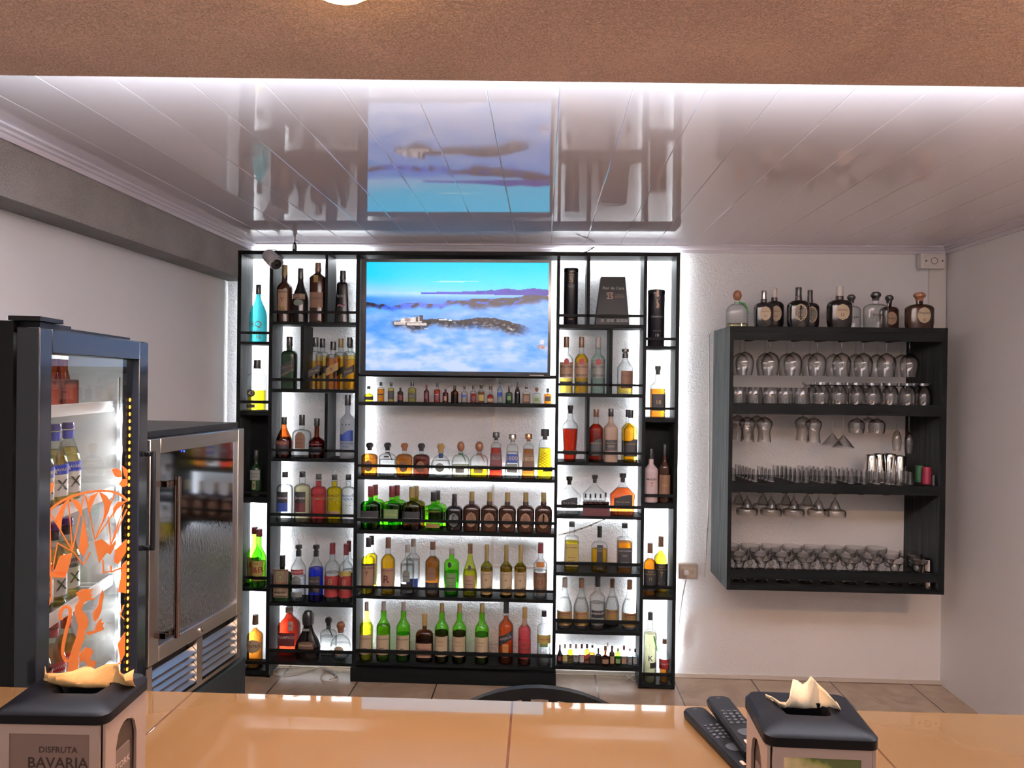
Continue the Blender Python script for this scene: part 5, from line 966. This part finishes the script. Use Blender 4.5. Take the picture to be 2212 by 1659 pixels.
decal('umbrella_decal', [[(560, 60), (500, 130), (455, 225), (470, 280), (497, 322), (505, 240), (525, 160), (558, 80)], [(560, 55), (640, 85), (672, 140), (668, 215), (640, 160), (600, 100)], [(805, 8), (740, 45), (712, 100), (728, 205), (745, 130), (775, 60)], [(808, 8), (870, 40), (902, 95), (888, 165), (830, 285), (850, 190), (850, 110)], [(1040, 82), (960, 90), (925, 140), (918, 220), (960, 150), (1000, 110)], [(290, 300), (375, 268), (412, 330), (418, 500), (405, 400), (360, 365), (290, 368)], [(290, 98), (378, 98), (345, 160), (290, 178)]],
      [(smooth2([(298, 275), (400, 168), (480, 100), (560, 58), (680, 20), (800, 2), (900, 5), (985, 35), (1042, 84)]), 18), ([(405, 170), (415, 690)], 12), ([(560, 60), (590, 490)], 8), ([(410, 180), (592, 492)], 10), ([(690, 30), (592, 480)], 8), ([(286, 430), (415, 680)], 14), ([(286, 635), (410, 690)], 14), ([(470, 420), (432, 640)], 8), ([(468, 425), (600, 500), (680, 605), (735, 500)], 9), ([(700, 40), (775, 400)], 7), ([(935, 30), (775, 400)], 9), ([(885, 210), (905, 450)], 7), ([(960, 130), (775, 400)], 7), ([(1015, 110), (905, 440)], 7), ([(1035, 150), (900, 450)], 8), ([(418, 690), (420, 860), (400, 930), (280, 975)], 12)])
decal('kite_decal', [[(685, 205), (640, 482), (683, 538), (722, 452)], [(590, 505), (492, 530), (440, 662), (530, 710), (575, 580)], [(770, 415), (830, 392), (905, 455), (810, 588)], [(290, 705), (388, 762), (385, 872), (320, 920), (284, 832)], [(1032, 395), (940, 480), (930, 580), (962, 602), (1028, 500)], [(1032, 568), (1000, 600), (965, 822), (1028, 836)], [(1022, 1150), (958, 1242), (985, 1392), (1018, 1330)], [(278, 960), (318, 1178), (276, 1232)], [(830, 1500), (960, 1440), (1000, 1500), (1012, 1590), (940, 1582)], [(945, 400), (950, 430), (900, 520), (865, 500)], [(270, 1420), (298, 1440), (272, 1480)], [(540, 660), (520, 710), (415, 705), (415, 660)]],
      [([(1015, 620), (905, 662), (905, 610)], 12), ([(840, 560), (845, 670), (900, 655)], 9), ([(1010, 930), (980, 1010), (1012, 1045)], 10), ([(985, 1400), (850, 1470)], 14)])
decal('lion_decal', [[(622, 832), (680, 800), (758, 802), (735, 835), (758, 850), (738, 868), (785, 880), (700, 900), (680, 925), (665, 970), (700, 1010), (722, 1060), (718, 1100), (690, 1150), (692, 1200), (665, 1260), (640, 1350), (645, 1400), (622, 1500), (600, 1512), (545, 1500), (560, 1440), (568, 1360), (595, 1270), (625, 1190), (640, 1100), (612, 1000), (615, 940), (650, 890)],
                     [(775, 1068), (758, 1030), (762, 990), (800, 935), (812, 870), (836, 800), (846, 850), (832, 930), (825, 985), (800, 1040)], [(700, 1150), (770, 1140), (800, 1060), (835, 1040), (822, 1075), (852, 1070), (838, 1100), (850, 1130), (800, 1150), (720, 1180)],
                     [(650, 1330), (700, 1275), (745, 1285), (760, 1310), (735, 1375), (760, 1390), (785, 1380), (772, 1440), (720, 1462), (665, 1502), (672, 1460), (715, 1420), (690, 1380), (655, 1400)]],
      [(smooth2([(500, 1055), (492, 1000), (520, 952), (560, 948), (575, 985), (560, 1070), (528, 1200), (512, 1310), (530, 1375), (575, 1388)]), 26)])
# bottles inside the fridge
def beer(a_, b_, zz, lab, cap_c, liqc, txt, words, h=.205):
    o = thing('beer_bottle', fr.pt(a_, b_, zz), words, 'beer bottle', 'beer bottles in the fridge')
    g = [(.026, 0), (.029, .006), (.029, h*.55), (.022, h*.68), (.013, h*.80), (.012, h*.94)]
    MB().lathe(g, 16).build('glass_body', glass((.93, .95, .88), .35), o); MB().lathe([(r-.003, z+.003) for r, z in g[:4]], 14).build('liquid', liq(liqc), o); MB().lathe([(.014, h*.92), (.015, h*.93), (.013, h)], 14).build('cap', opq(cap_c, .35), o)
    th0 = math.atan2(fr.n.y, fr.n.x)-.55
    def lbl(z0, z1, c, half, nm='label', R_=.0297): 
        V = []; n_ = 10
        for j in (0, 1):
            for i in range(n_+1): t = th0-half+2*half*i/n_; V.append((R_*math.cos(t), R_*math.sin(t), (z0, z1)[j]*h))
        return MB().add(V, [(i, i+1, n_+2+i, n_+1+i) for i in range(n_)]).build(nm, opq(c, .5), o)
    lb = lbl(.14, .52, (.55, .55, .55), .9); lb2 = lbl(.40, .52, lab, .9, 'label_band', .0301)
    d = Vector((math.cos(th0), math.sin(th0), 0)); ux = Vector((-d.y, d.x, 0))
    write(MB(), txt, d*.0312+Vector((0, 0, .46*h)), ux, (0, 0, 1), width=.042).build('lettering', opq((.6, .6, .6), .5), lb2, smooth=False)
    v = MB(); write(v, 'X', d*.0308+Vector((0, 0, .27*h)), ux, (0, 0, 1), width=.028); v.build('lettering', opq((.08, .08, .07), .5), lb, smooth=False)
    MB().lathe([(.0128, h*.80), (.0128, h*.90)], 14, capb=False, capt=False).build('neck_label', opq(lab, .5), o)
BLU, RED = (.03, .05, .45), (.45, .02, .03); NM = ('second', 'third', 'bottom')
for s_, (lab, tx, lq_) in enumerate(((BLU, 'BAVARIA', (.97, .75, .22)), ((.04, .04, .06), 'BAVARIA', (.97, .75, .22)), (RED, 'BAVARIA', (.80, .40, .10)))):
    for j, b_ in enumerate((.13, .21)):
        for i in range(6):
            if i*.072+.07 > DW-.12: continue
            beer(.07+i*.072, b_, SHZ[s_+1]+.0, lab, (.08, .05, .3) if s_ < 2 else (.4, .02, .02), lq_, tx, f'{ORD[i]} beer bottle from the near side in the {("front", "second")[j]} row, {NM[s_]} fridge shelf')
for i in range(4):    # carton carriers on the top shelf
    a_ = .075+i*.10
    c_ = thing('beer_carrier', fr.pt(a_, .16, SHZ[0]), f'{ORD[i]} grey card beer carrier from the near side on the top fridge shelf', 'carton', 'card carriers on the top fridge shelf')
    q = MB(); fr.box(q, a_-.042, a_+.042, .10, .22, SHZ[0], SHZ[0]+.075); q.build('carton', opq((.22, .22, .24) if i < 2 else (.14, .03, .02), .55), c_, c_.location, smooth=False)
    q = MB(); fr.box(q, a_-.03, a_+.03, .1-.0008, .1, SHZ[0]+.01, SHZ[0]+.065); q.build('printed_panel', opq((.5, .5, .52) if i < 2 else (.3, .05, .02), .5), c_, c_.location, smooth=False)
    for da, b_ in ((-.021, .13), (.021, .13), (-.021, .19), (.021, .19)):
        P = fr.pt(a_+da, b_, SHZ[0]+.0755); MB().lathe([(.018, 0), (.012, .025), (.012, .05)], 12, o=tuple(P)).build('bottle_neck', glass((.85, .62, .10) if i < 2 else (.8, .3, .06), .4), c_, c_.location); MB().lathe([(.013, .05), (.013, .062)], 12, o=tuple(P)).build('bottle_cap', opq((.5, .5, .45), .4), c_, c_.location)

# ------------------------------------------------------------------ stainless under-counter cooler on a black cabinet
P1 = atY(325, 947, 2.37); P2 = atY(528, 919, 2.97); kf = Fr(P1, P2); KW = kf.L; kt = (P1.z+P2.z)/2; kd = CZ-.955; kb = CZ-1.145
kk = thing('wine_cooler', kf.pt(KW/2, .25, kb), 'stainless steel framed cooler with dark frosted glass door and long bar handle', 'cooler'); KO = kk.location
q = MB(); kf.box(q, .0, .02, .045, .52, kb, kt+.012); kf.box(q, KW-.02, KW, .045, .52, kb, kt+.012); kf.box(q, .02, KW-.02, .50, .52, kb, kt+.012); kf.box(q, .02, KW-.02, .045, .50, kb, kd-.01); kf.box(q, -.004, KW+.004, .03, .53, kt-.006, kt+.016)
q.build('cabinet_body', opq((.008, .008, .009), .35, spec=.3), kk, KO, smooth=False)
q = MB(); w1, w2 = .055, .045
kf.box(q, 0, w1, 0, .04, kd, kt-.008); kf.box(q, KW-w2, KW, 0, .04, kd, kt-.008); kf.box(q, w1, KW-w2, 0, .04, kt-.058, kt-.008); kf.box(q, w1, KW-w2, 0, .04, kd, kd+.052)
kdoor = q.build('door_frame', STEEL, kk, KO, bevel=.003)
gm, nt, p, out = nodes('frosted_dark_glass'); nt.nodes.remove(p); N = nt.nodes.new; L = nt.links.new
tc = N('ShaderNodeTexCoord'); mp = N('ShaderNodeMapping'); mp.inputs['Scale'].default_value = (120, 120, 50); no = N('ShaderNodeTexNoise'); no.inputs['Scale'].default_value = 1; no.inputs['Detail'].default_value = 6
L(tc.outputs['Object'], mp.inputs[0]); L(mp.outputs[0], no.inputs['Vector']); bu_ = N('ShaderNodeBump'); bu_.inputs['Distance'].default_value = .006; L(no.outputs['Fac'], bu_.inputs['Height'])
sx = N('ShaderNodeSeparateXYZ'); L(tc.outputs['Object'], sx.inputs[0]); mr = N('ShaderNodeMapRange'); mr.inputs[1].default_value = .62; mr.inputs[2].default_value = .25; mr.inputs[3].default_value = .0; mr.inputs[4].default_value = .6; L(sx.outputs[2], mr.inputs[0]); L(mr.outputs[0], bu_.inputs['Strength'])
gl = N('ShaderNodeBsdfGlossy'); gl.inputs['Roughness'].default_value = .06; gl.inputs[0].default_value = (.9, .92, 1, 1); L(bu_.outputs[0], gl.inputs['Normal'])
tr = N('ShaderNodeBsdfTransparent'); tr.inputs[0].default_value = (.16, .17, .18, 1); lf_ = N('ShaderNodeLayerWeight'); pf = N('ShaderNodeMath'); pf.operation = 'POWER'; pf.inputs[1].default_value = 3; L(lf_.outputs['Facing'], pf.inputs[0]); lw = N('ShaderNodeMath'); lw.operation = 'MULTIPLY_ADD'; lw.inputs[1].default_value = .8; lw.inputs[2].default_value = .42; L(pf.outputs[0], lw.inputs[0]); ms = N('ShaderNodeMixShader'); L(lw.outputs[0], ms.inputs[0]); L(tr.outputs[0], ms.inputs[1]); L(gl.outputs[0], ms.inputs[2]); L(ms.outputs[0], out.inputs['Surface'])
q = MB(); kf.box(q, w1, KW-w2, .012, .018, kd+.052, kt-.058); q.build('glass_pane', gm, kdoor, KO)
q = MB(); kf.box(q, .020, .600-.02, .10, .104, 0, 0) if False else None
hd = MB(); hx = .085; kz1, kz0 = CZ-.335, kd+.075
hd.tube([kf.pt(hx, -.045, kz0), kf.pt(hx, -.045, kz1)], .010, 14); kf.box(hd, hx-.045, hx, -.040, -.026, kz1-.03, kz1-.012); kf.box(hd, hx-.055, hx-.035, -.04, 0, kz1-.03, kz1-.012); kf.box(hd, hx-.045, hx, -.040, -.026, kz0+.012, kz0+.03); kf.box(hd, hx-.055, hx-.035, -.04, 0, kz0+.012, kz0+.03)
hd.build('bar_handle', opq((.35, .26, .22), .15, 1), kdoor, KO)
q = MB(); 
along(q, kf.pt(KW*.50, .002, kd+.024), kf.n, [(.011, 0), (.011, .006), (.008, .008)], 16); lk = q.build('lock', CHROME, kdoor, KO)
q = MB(); along(q, kf.pt(KW*.50, -.0061, kd+.024), kf.n, [(.004, 0), (.004, .0006)], 8); q.build('keyhole', PLASTIC, lk, KO)
q = MB(); kf.box(q, 0, KW, .006, .04, kb+.006, kb+.02); kf.box(q, 0, .03, .006, .04, kb+.02, kd-.006); kf.box(q, KW-.03, KW, .006, .04, kb+.02, kd-.006); kf.box(q, KW*.48, KW*.54, .006, .04, kb+.02, kd-.006)
gr = q.build('grille_frame', STEEL, kk, KO)
for i in range(5):
    for a0, a1 in ((.032, KW*.48-.002), (KW*.54+.002, KW-.032)):
        z_ = kb+.032+i*.027; q = MB(); q.hexa([kf.pt(a0, .006, z_), kf.pt(a1, .006, z_), kf.pt(a1, .010, z_), kf.pt(a0, .010, z_)], [kf.pt(a0, .024, z_+.018), kf.pt(a1, .024, z_+.018), kf.pt(a1, .028, z_+.018), kf.pt(a0, .028, z_+.018)]); q.build('louver', STEEL, gr, KO, smooth=False)
q = MB(); kf.box(q, .02, KW-.02, .49, .498, kb+.1, kt-.01); q.build('inner_liner', opq((.05, .05, .055), .4), kk, KO, smooth=False)
for zz in (CZ-.45, CZ-.70):
    q = MB()
    for i in range(12): a_ = .05+i*(KW-.1)/11; q.tube([kf.pt(a_, .08, zz), kf.pt(a_, .48, zz)], .003, 5)
    q.tube([kf.pt(.03, .08, zz), kf.pt(KW-.03, .08, zz)], .004, 5); q.build('wire_shelf', CHROME, kk, KO)
q = MB(); along(q, kf.pt(KW*.33, .008, kt-.064), kf.n, [(.003, 0), (.003, .002)], 8); q.build('indicator_lamp', emit((.02, .05, 1), 6), kdoor, KO)
for i, (a_, b_, zz, c_) in enumerate(((.36, .2, CZ-.697, 'A'), (.48, .2, CZ-.697, 'G'), (.25, .25, CZ-.697, 'B'), (.42, .25, CZ-.447, 'Y'))):
    o = thing('cooler_bottle', kf.pt(a_, b_, zz), ('amber bottle in the middle of the lower cooler shelf', 'gold bottle at the far end of the lower cooler shelf', 'brown bottle at the near end of the lower cooler shelf', 'yellow bottle alone on the upper cooler shelf')[i], 'bottle', 'bottles in the cooler')
    bottle(o, .075, .20, 'spirit', 'clr', c_, .6, 'k', [], 16)
q = MB(); P = kf.pt(.45, .16, CZ-.93); tag(q.ball((0, 0, .05), .05, .04, .05, 14, 8).build('red_bag', opq((.35, .01, .03), .5, bump=.8, bs=30), None, (0, 0, 0)), 'crimson packet lying low behind the frosted cooler glass', 'packet').location = P+Vector((0, 0, kd-.01-P.z+.0))
q = MB(); kf.box(q, -.02, KW+.02, -.006, .56, 0, kb-.001)
tag(q.build('base_cabinet', opq((.010, .013, .013), .45, spec=.2, bump=.1, bs=30), None, kf.pt(KW/2, .25, 0), bevel=.004), 'low matte black cabinet carrying the stainless cooler', 'cabinet')

# ------------------------------------------------------------------ bar counter
HC = CZ-.60
A0, A1 = atZ(0, 1480, HC), atZ(2212, 1541, HC); ud = (A1-A0).normalized(); vd = Vector((-ud.y, ud.x, 0))
O_ = atZ(1107, 1513, HC)
def cp(a, b, z): v = O_+ud*a+vd*b; return Vector((v.x, v.y, z))
bar = thing('bar_counter', cp(0, -.3, 0), 'long bar counter faced with glossy orange beige tiles', 'bar counter')
cm = tiles('counter_tiles', (.205, .120, .050), (.228, .132, .057), (.12, .05, .02), (.609, .60), .055, (0, 0, 0), 5, .0022, .15)
q = MB().box(-1.0, 2.1, -1.25, 0, -.05, 0); cmb = cm.node_tree.nodes['Principled BSDF']; cmb.inputs['Coat Weight'].default_value = 1; cmb.inputs['Coat Roughness'].default_value = .015; cmb.inputs['Coat IOR'].default_value = 1.6
to = q.build('tiled_top', cm, bar, bevel=.003); to.location = O_-bar.location; to.rotation_euler = (0, 0, math.atan2(ud.y, ud.x))
q = MB().box(-.98, 2.05, -.42, -.06, 0, HC-.05); bs_ = q.build('front_wall', plH, bar); bs_.location = Vector((O_.x, O_.y, 0))-bar.location; bs_.rotation_euler = to.rotation_euler

# ------------------------------------------------------------------ napkin dispensers
def round_poly(w_, d_, r, n=5):
    P = []
    for cx_, cy2, t0 in ((w_-r, d_-r, 0), (r, d_-r, PI/2), (r, r, PI), (w_-r, r, 1.5*PI)):
        for i in range(n+1): t = t0+PI/2*i/n; P.append((cx_+r*math.cos(t), cy2+r*math.sin(t)))
    return P
def dispenser(label, x0_, x1_, y0_, y1_, rot, front, side_left):
    w_, d_ = x1_-x0_, y1_-y0_; o = thing('napkin_dispenser', (x0_, y0_, HC), label, 'napkin dispenser'); o.rotation_euler = (0, 0, rot)
    SM = opq((.34, .27, .25), .32, .2); H_ = .150
    pr = round_poly(w_, d_, .012); n = len(pr)
    def ringbox(mb, z0, z1, s0=0, s1=0):
        c_ = lambda p_, s: (w_/2+(p_[0]-w_/2)*(1-s), d_/2+(p_[1]-d_/2)*(1-s))
        mb.add([(*c_(p_, s0), z0) for p_ in pr]+[(*c_(p_, s1), z1) for p_ in pr], [tuple(range(n))[::-1], tuple(range(n, 2*n))]+[(i, (i+1) % n, n+(i+1) % n, n+i) for i in range(n)])
    q = MB(); ringbox(q, 0, .012); q.build('base', SM, o)
    # side walls, each with an arched window
    for sx_ in (0, 1):
        xa, xb = (0, .004) if sx_ == 0 else (w_-.004, w_); q = MB(); ys0, ys1, zw, zt_ = .030, d_-.030, .012, H_-.038
        arch = [(ys0, zw+.012)]+[(ys0+(ys1-ys0)*.5-(ys1-ys0)*.5*math.cos(PI*i/10), zt_-.03+.03*math.sin(PI*i/10)) for i in range(11)]+[(ys1, zw+.012)]
        outer = [(.004, zw), (.004, H_-.017), (d_-.004, H_-.012), (d_-.004, zw)]
        for P in ([outer[0], outer[1], arch[3], arch[1], arch[0]], [outer[1], outer[2], arch[9], arch[8], arch[6], arch[5], arch[4], arch[3]], [outer[2], outer[3], arch[12], arch[11], arch[9]], [outer[3], outer[0], arch[0], arch[12]]):
            q.add([(x_, a_, b_) for x_ in (xa, xb) for a_, b_ in P], [tuple(range(len(P))), tuple(range(len(P), 2*len(P)))[::-1]]+[(i, (i+1) % len(P), len(P)+(i+1) % len(P), len(P)+i) for i in range(len(P))])
        sw_ = q.build('side_wall', SM, o, smooth=False)
        xo_ = xa+.006 if sx_ == 0 else xb-.006
        MB().box(xo_-.001, xo_+.001, .02, d_-.02, .012, H_-.045).build('inner_plate', opq((.05, .035, .03), .3, .3), o)
        MB().box(xo_-.0035 if sx_ == 0 else xo_+.001, xo_-.001 if sx_ == 0 else xo_+.0035, d_*.30, d_*.62, .03, .075).build('logo_plate', opq((.12, .09, .08), .4), sw_)
        q = MB(); xf = xo_-.004 if sx_ == 0 else xo_+.004; write(q, 'TORK', (xf, d_*.46, .052), (0, -1 if sx_ == 0 else 1, 0), (0, .0, 1), width=.036); q.build('lettering', opq((.5, .42, .38), .5), sw_, smooth=False)
    # framed card on the front (and the back)
    for f_, ya, yb, s in ((1, 0, .004, -1), (0, d_-.004, d_, 1)):
        q = MB().box(.006, .020, ya, yb, .012, H_-.016).box(w_-.020, w_-.006, ya, yb, .012, H_-.016).box(.020, w_-.020, ya, yb, H_-.034, H_-.016).box(.020, w_-.020, ya, yb, .012, .022)
        pn = q.build('card_frame', SM, o, smooth=False)
        cd_ = MB().box(.018, w_-.018, min(ya, yb)+.0012, max(ya, yb)-.0012, .020, H_-.033).build('card', front[0], pn, smooth=False)
        if s < 0:
            for t_, x_, z_, wd, c_ in front[1]:
                q = MB(); write(q, t_, (x_*w_, .0009, z_), (1, 0, 0), (0, 0, 1), width=wd); q.build('lettering', opq(c_, .5), cd_, smooth=False)
    # black lid with a sunken oval slot
    q = MB(); L0 = [(p_[0], p_[1]) for p_ in round_poly(w_+.008, d_+.006, .014)]; off_ = (-.004, -.003)
    def zt2(yy): return H_-.006+.006*yy/d_
    R0 = [(x_+off_[0], y_+off_[1], H_-.020+.004*y_/d_) for x_, y_ in L0]; R1 = [(x_+off_[0], y_+off_[1], H_-.008+.006*y_/d_) for x_, y_ in L0]
    R2 = [(w_/2+(x_+off_[0]-w_/2)*.93, d_/2+.002+(y_+off_[1]-d_/2)*.93, H_-.004+.007*y_/d_) for x_, y_ in L0]
    hole = [];
    for x_, y_, _ in R2: t = math.atan2((y_-d_*.60)/d_, (x_-w_/2)/w_); hole.append((w_/2+w_*.30*math.cos(t), d_*.62+d_*.20*math.sin(t)))
    R3 = [(x_, y_, H_-.0045+.007*y_/d_) for x_, y_ in hole]; R4 = [(w_/2+(x_-w_/2)*.8, y_, H_-.016) for x_, y_ in hole]
    V = R0+R1+R2+R3+R4; Fc = []
    for k_ in range(4): Fc += [(k_*n+i, k_*n+(i+1) % n, (k_+1)*n+(i+1) % n, (k_+1)*n+i) for i in range(n)]
    Fc += [tuple(range(4*n, 5*n))]; q.add(V, Fc).build('lid', opq((.004, .004, .006), .38, spec=.14), o, ang=40)
    return o
card2 = bpy.data.materials.new('floral_card'); card2.use_nodes = True; nt = card2.node_tree; p = nt.nodes['Principled BSDF']; p.inputs['Roughness'].default_value = .35
tc = nt.nodes.new('ShaderNodeTexCoord'); no = nt.nodes.new('ShaderNodeTexNoise'); no.inputs['Scale'].default_value = 22; no.inputs['Detail'].default_value = 3; gr_ = nt.nodes.new('ShaderNodeSeparateXYZ'); nt.links.new(tc.outputs['Object'], no.inputs['Vector']); nt.links.new(tc.outputs['Object'], gr_.inputs[0])
ad_ = nt.nodes.new('ShaderNodeMath'); ad_.operation = 'MULTIPLY_ADD'; ad_.inputs[1].default_value = 6; nt.links.new(gr_.outputs[0], ad_.inputs[0]); nt.links.new(no.outputs['Fac'], ad_.inputs[2])
rp = nt.nodes.new('ShaderNodeValToRGB'); E_ = rp.color_ramp.elements; E_[0].position = .72; E_[0].color = (.60, .46, .28, 1); E_[1].position = .95; E_[1].color = (.22, .24, .06, 1); e_ = E_.new(1.0); e_.color = (.08, .11, .03, 1)
nt.links.new(ad_.outputs[0], rp.inputs[0]); nt.links.new(rp.outputs[0], p.inputs['Base Color'])
zd = HC+.150; qa, qb = atZ(1653, 1600, zd-.02), atZ(1883, 1603, zd-.02)
d1 = dispenser('black lidded napkin dispenser with leafy picture card beside the remotes', qa.x, qa.x+.138, .975, 1.088, -.02, (card2, [('TORK', .22, .098, .022, (.2, .08, .04))]), 0)
card1 = opq((.16, .11, .10), .35)
d2 = dispenser('black lidded napkin dispenser with beer advert card at the left end', -.735, -.586, .968, 1.083, .03, (card1, [('DISFRUTA', .58, .094, .052, (.03, .015, .012)), ('BAVARIA', .58, .076, .082, (.025, .012, .01)), ('DE VERDAD', .60, .058, .060, (.2, .08, .03))]), 0)
def napkin(dsp, pts_top, col, label, hs=.05):
    """crumpled paper standing out of the slot"""
    n_, m__ = 16, 8; V = []; rnd = random.Random(len(label))
    for j in range(m__+1):
        t = j/m__
        for i in range(n_+1):
            s = i/n_; x_ = pts_top[0]+(pts_top[1]-pts_top[0])*s; e = math.sin(PI*s)
            prof_ = pts_top[2](s); y_ = .088+.014*math.sin(s*9+t*3)*t+.010*math.cos(s*17)*t-.012*t*(1-t)*3; z_ = .142+prof_*t*t**.2+.002*math.sin(s*31+j)*t
            V.append((x_+.003*math.sin(t*5+s*5)*t, y_, z_))
    Fc = [(j*(n_+1)+i, j*(n_+1)+i+1, (j+1)*(n_+1)+i+1, (j+1)*(n_+1)+i) for j in range(m__) for i in range(n_)]
    o = MB().add(V, Fc).build('paper_napkin', opq(col, .8, bump=.3, bs=60), None, (0, 0, 0)); o.location = dsp.location; o.rotation_euler = dsp.rotation_euler
    s_ = o.modifiers.new('t', 'SOLIDIFY'); s_.thickness = .0006; return tag(o, label, 'napkin')
napkin(d1, (.026, .116, lambda s: .012+.022*math.exp(-((s-.66)/.24)**2)+.010*math.exp(-((s-.36)/.16)**2)+.003*math.sin(s*22)+.006*math.sin(PI*s)), (.80, .68, .52), 'crumpled cream paper napkin standing in the right dispenser')
napkin(d2, (.006, .150, lambda s: .024+.010*s+.003*math.sin(s*11)), (.62, .38, .16), 'brown paper napkin sheet sticking out of the left dispenser')
# ------------------------------------------------------------------ remote controls
def remote(label, tip, tail, wd, z, lift=0, vol=True):
    a = atZ(*tip, z+.012); b_ = atZ(*tail, z+.012); d = (b_-a); Ln = d.length; o = thing('remote_control', (a.x, a.y, z), label, 'remote control'); o.rotation_euler = (0, lift, math.atan2(d.y, d.x))
    def rp_(zz, s): return [(s+x_*(1-2*s/Ln), -wd/2+s+y_*(1-2*s/wd), zz) for x_, y_ in round_poly(Ln, wd, .012)]
    q = MB(); a_, b2, c_ = rp_(0, .002), rp_(.010, 0), rp_(.015, .003); n = len(a_)
    q.add(a_+b2+c_, [tuple(range(n))[::-1], tuple(range(2*n, 3*n))]+[(k*n+i, k*n+(i+1) % n, (k+1)*n+(i+1) % n, (k+1)*n+i) for k in (0, 1) for i in range(n)]).build('shell', PLASTIC, o)
    for r_ in range(5):
        for c2 in (-1, 0, 1):
            MB().lathe([(.0038, 0), (.0038, .0010), (.003, .0016)], 10, o=(Ln*.32+r_*.011, c2*.011, .015)).build('button', RUBBER, o)
    MB().lathe([(.0125, 0), (.0125, .0012), (.008, .0014)], 18, o=(Ln*.32+.078, 0, .015)).build('navigation_ring', RUBBER, o)
    for c2 in (-1, 1): MB().box(Ln*.84, Ln*.84+.012, c2*.010-.003, c2*.010+.003, .015, .0168).build('lit_key', opq((.6, .45, .38), .5), o, bevel=.001)
    MB().box(.010, .0108, -.004, .003, .0150, .0153).build('logo_mark', opq((.3, .25, .22), .5), o); return o
remote('black remote control lying flat on the tiles, left one of two', (1496, 1530), (1640, 1675), .044, HC+.0005)
remote('black remote control leaning across behind the flat one', (1548, 1506), (1640, 1625), .044, HC+.019)

# ------------------------------------------------------------------ bar chair behind the counter
cc_ = atY(1166, 1478, 1.95); ch = thing('bar_chair', (cc_.x, 1.95, 0), 'black metal chair with curved round back behind the counter', 'chair'); HO = ch.location
R_ = .38; zc_ = cc_.z
def arc(r, a0, a1, n=20, yo=0): return [Vector((cc_.x+r*math.sin(t), 1.95+yo+.05*(1-math.cos(t*1.3)), zc_-R_+r*math.cos(t)-.01)) for t in [a0+(a1-a0)*i/n for i in range(n+1)]]
q = MB(); O1 = arc(R_, -1.0, 1.0); I1 = arc(R_-.030, -1.0, 1.0)
for i in range(20): q.hexa([O1[i], O1[i+1], I1[i+1], I1[i]], [p_+Vector((0, .022, 0)) for p_ in (O1[i], O1[i+1], I1[i+1], I1[i])])
MT = opq((.006, .006, .006), .28, spec=.15)
q.build('back_rail', MT, ch, HO)
for dx in (-.105, -.035, .035, .105): MB().box(cc_.x+dx-.012, cc_.x+dx+.012, 1.957, 1.967, zc_-.40, zc_-.02-abs(dx)*.2).build('back_slat', MT, ch, HO)
MB().lathe([(.19, 0), (.20, .02), (.19, .05), (.15, .055)], 28, 1, 2.6, (cc_.x, 1.76, zc_-.46)).build('seat', opq((.012, .010, .010), .5), ch, HO)
for sx_ in (-1, 1):
    e1 = O1[0] if sx_ < 0 else O1[-1]; MB().tube([e1+Vector((0, .01, 0)), Vector((cc_.x+sx_*.2, 1.95, zc_-.42)), Vector((cc_.x+sx_*.21, 1.97, 0.0125))], .012).build('leg', MT, ch, HO); MB().tube([Vector((cc_.x+sx_*.15, 1.63, zc_-.45)), Vector((cc_.x+sx_*.20, 1.58, .0125))], .012).build('leg', MT, ch, HO)
MB().tube([Vector((cc_.x-.2, 1.96, .2)), Vector((cc_.x-.19, 1.59, .2)), Vector((cc_.x+.19, 1.59, .2)), Vector((cc_.x+.2, 1.96, .2))], .009, 8, True).build('foot_ring', MT, ch, HO)

# ------------------------------------------------------------------ round lamps under the opening header
for (x_, y_), lb in (((-.295, 1.04), 'round warm ceiling lamp at the top edge of the view'), ((2.05, 1.12), 'round warm ceiling lamp over the right end of the counter')):
    o = thing('ceiling_lamp', (x_, y_, ZB), lb, 'ceiling lamp')
    MB().lathe([(.044, 0), (.049, -.004), (.051, -.016), (.046, -.020), (.042, -.018)][::-1], 32, o=(0, 0, 0)).build('housing', opq((.6, .45, .2), .4), o)
    MB().lathe([(.018, -.030), (.036, -.027), (.0415, -.021), (.0415, -.016)], 32).build('diffuser', emit((1.0, .60, .20), 70), o)
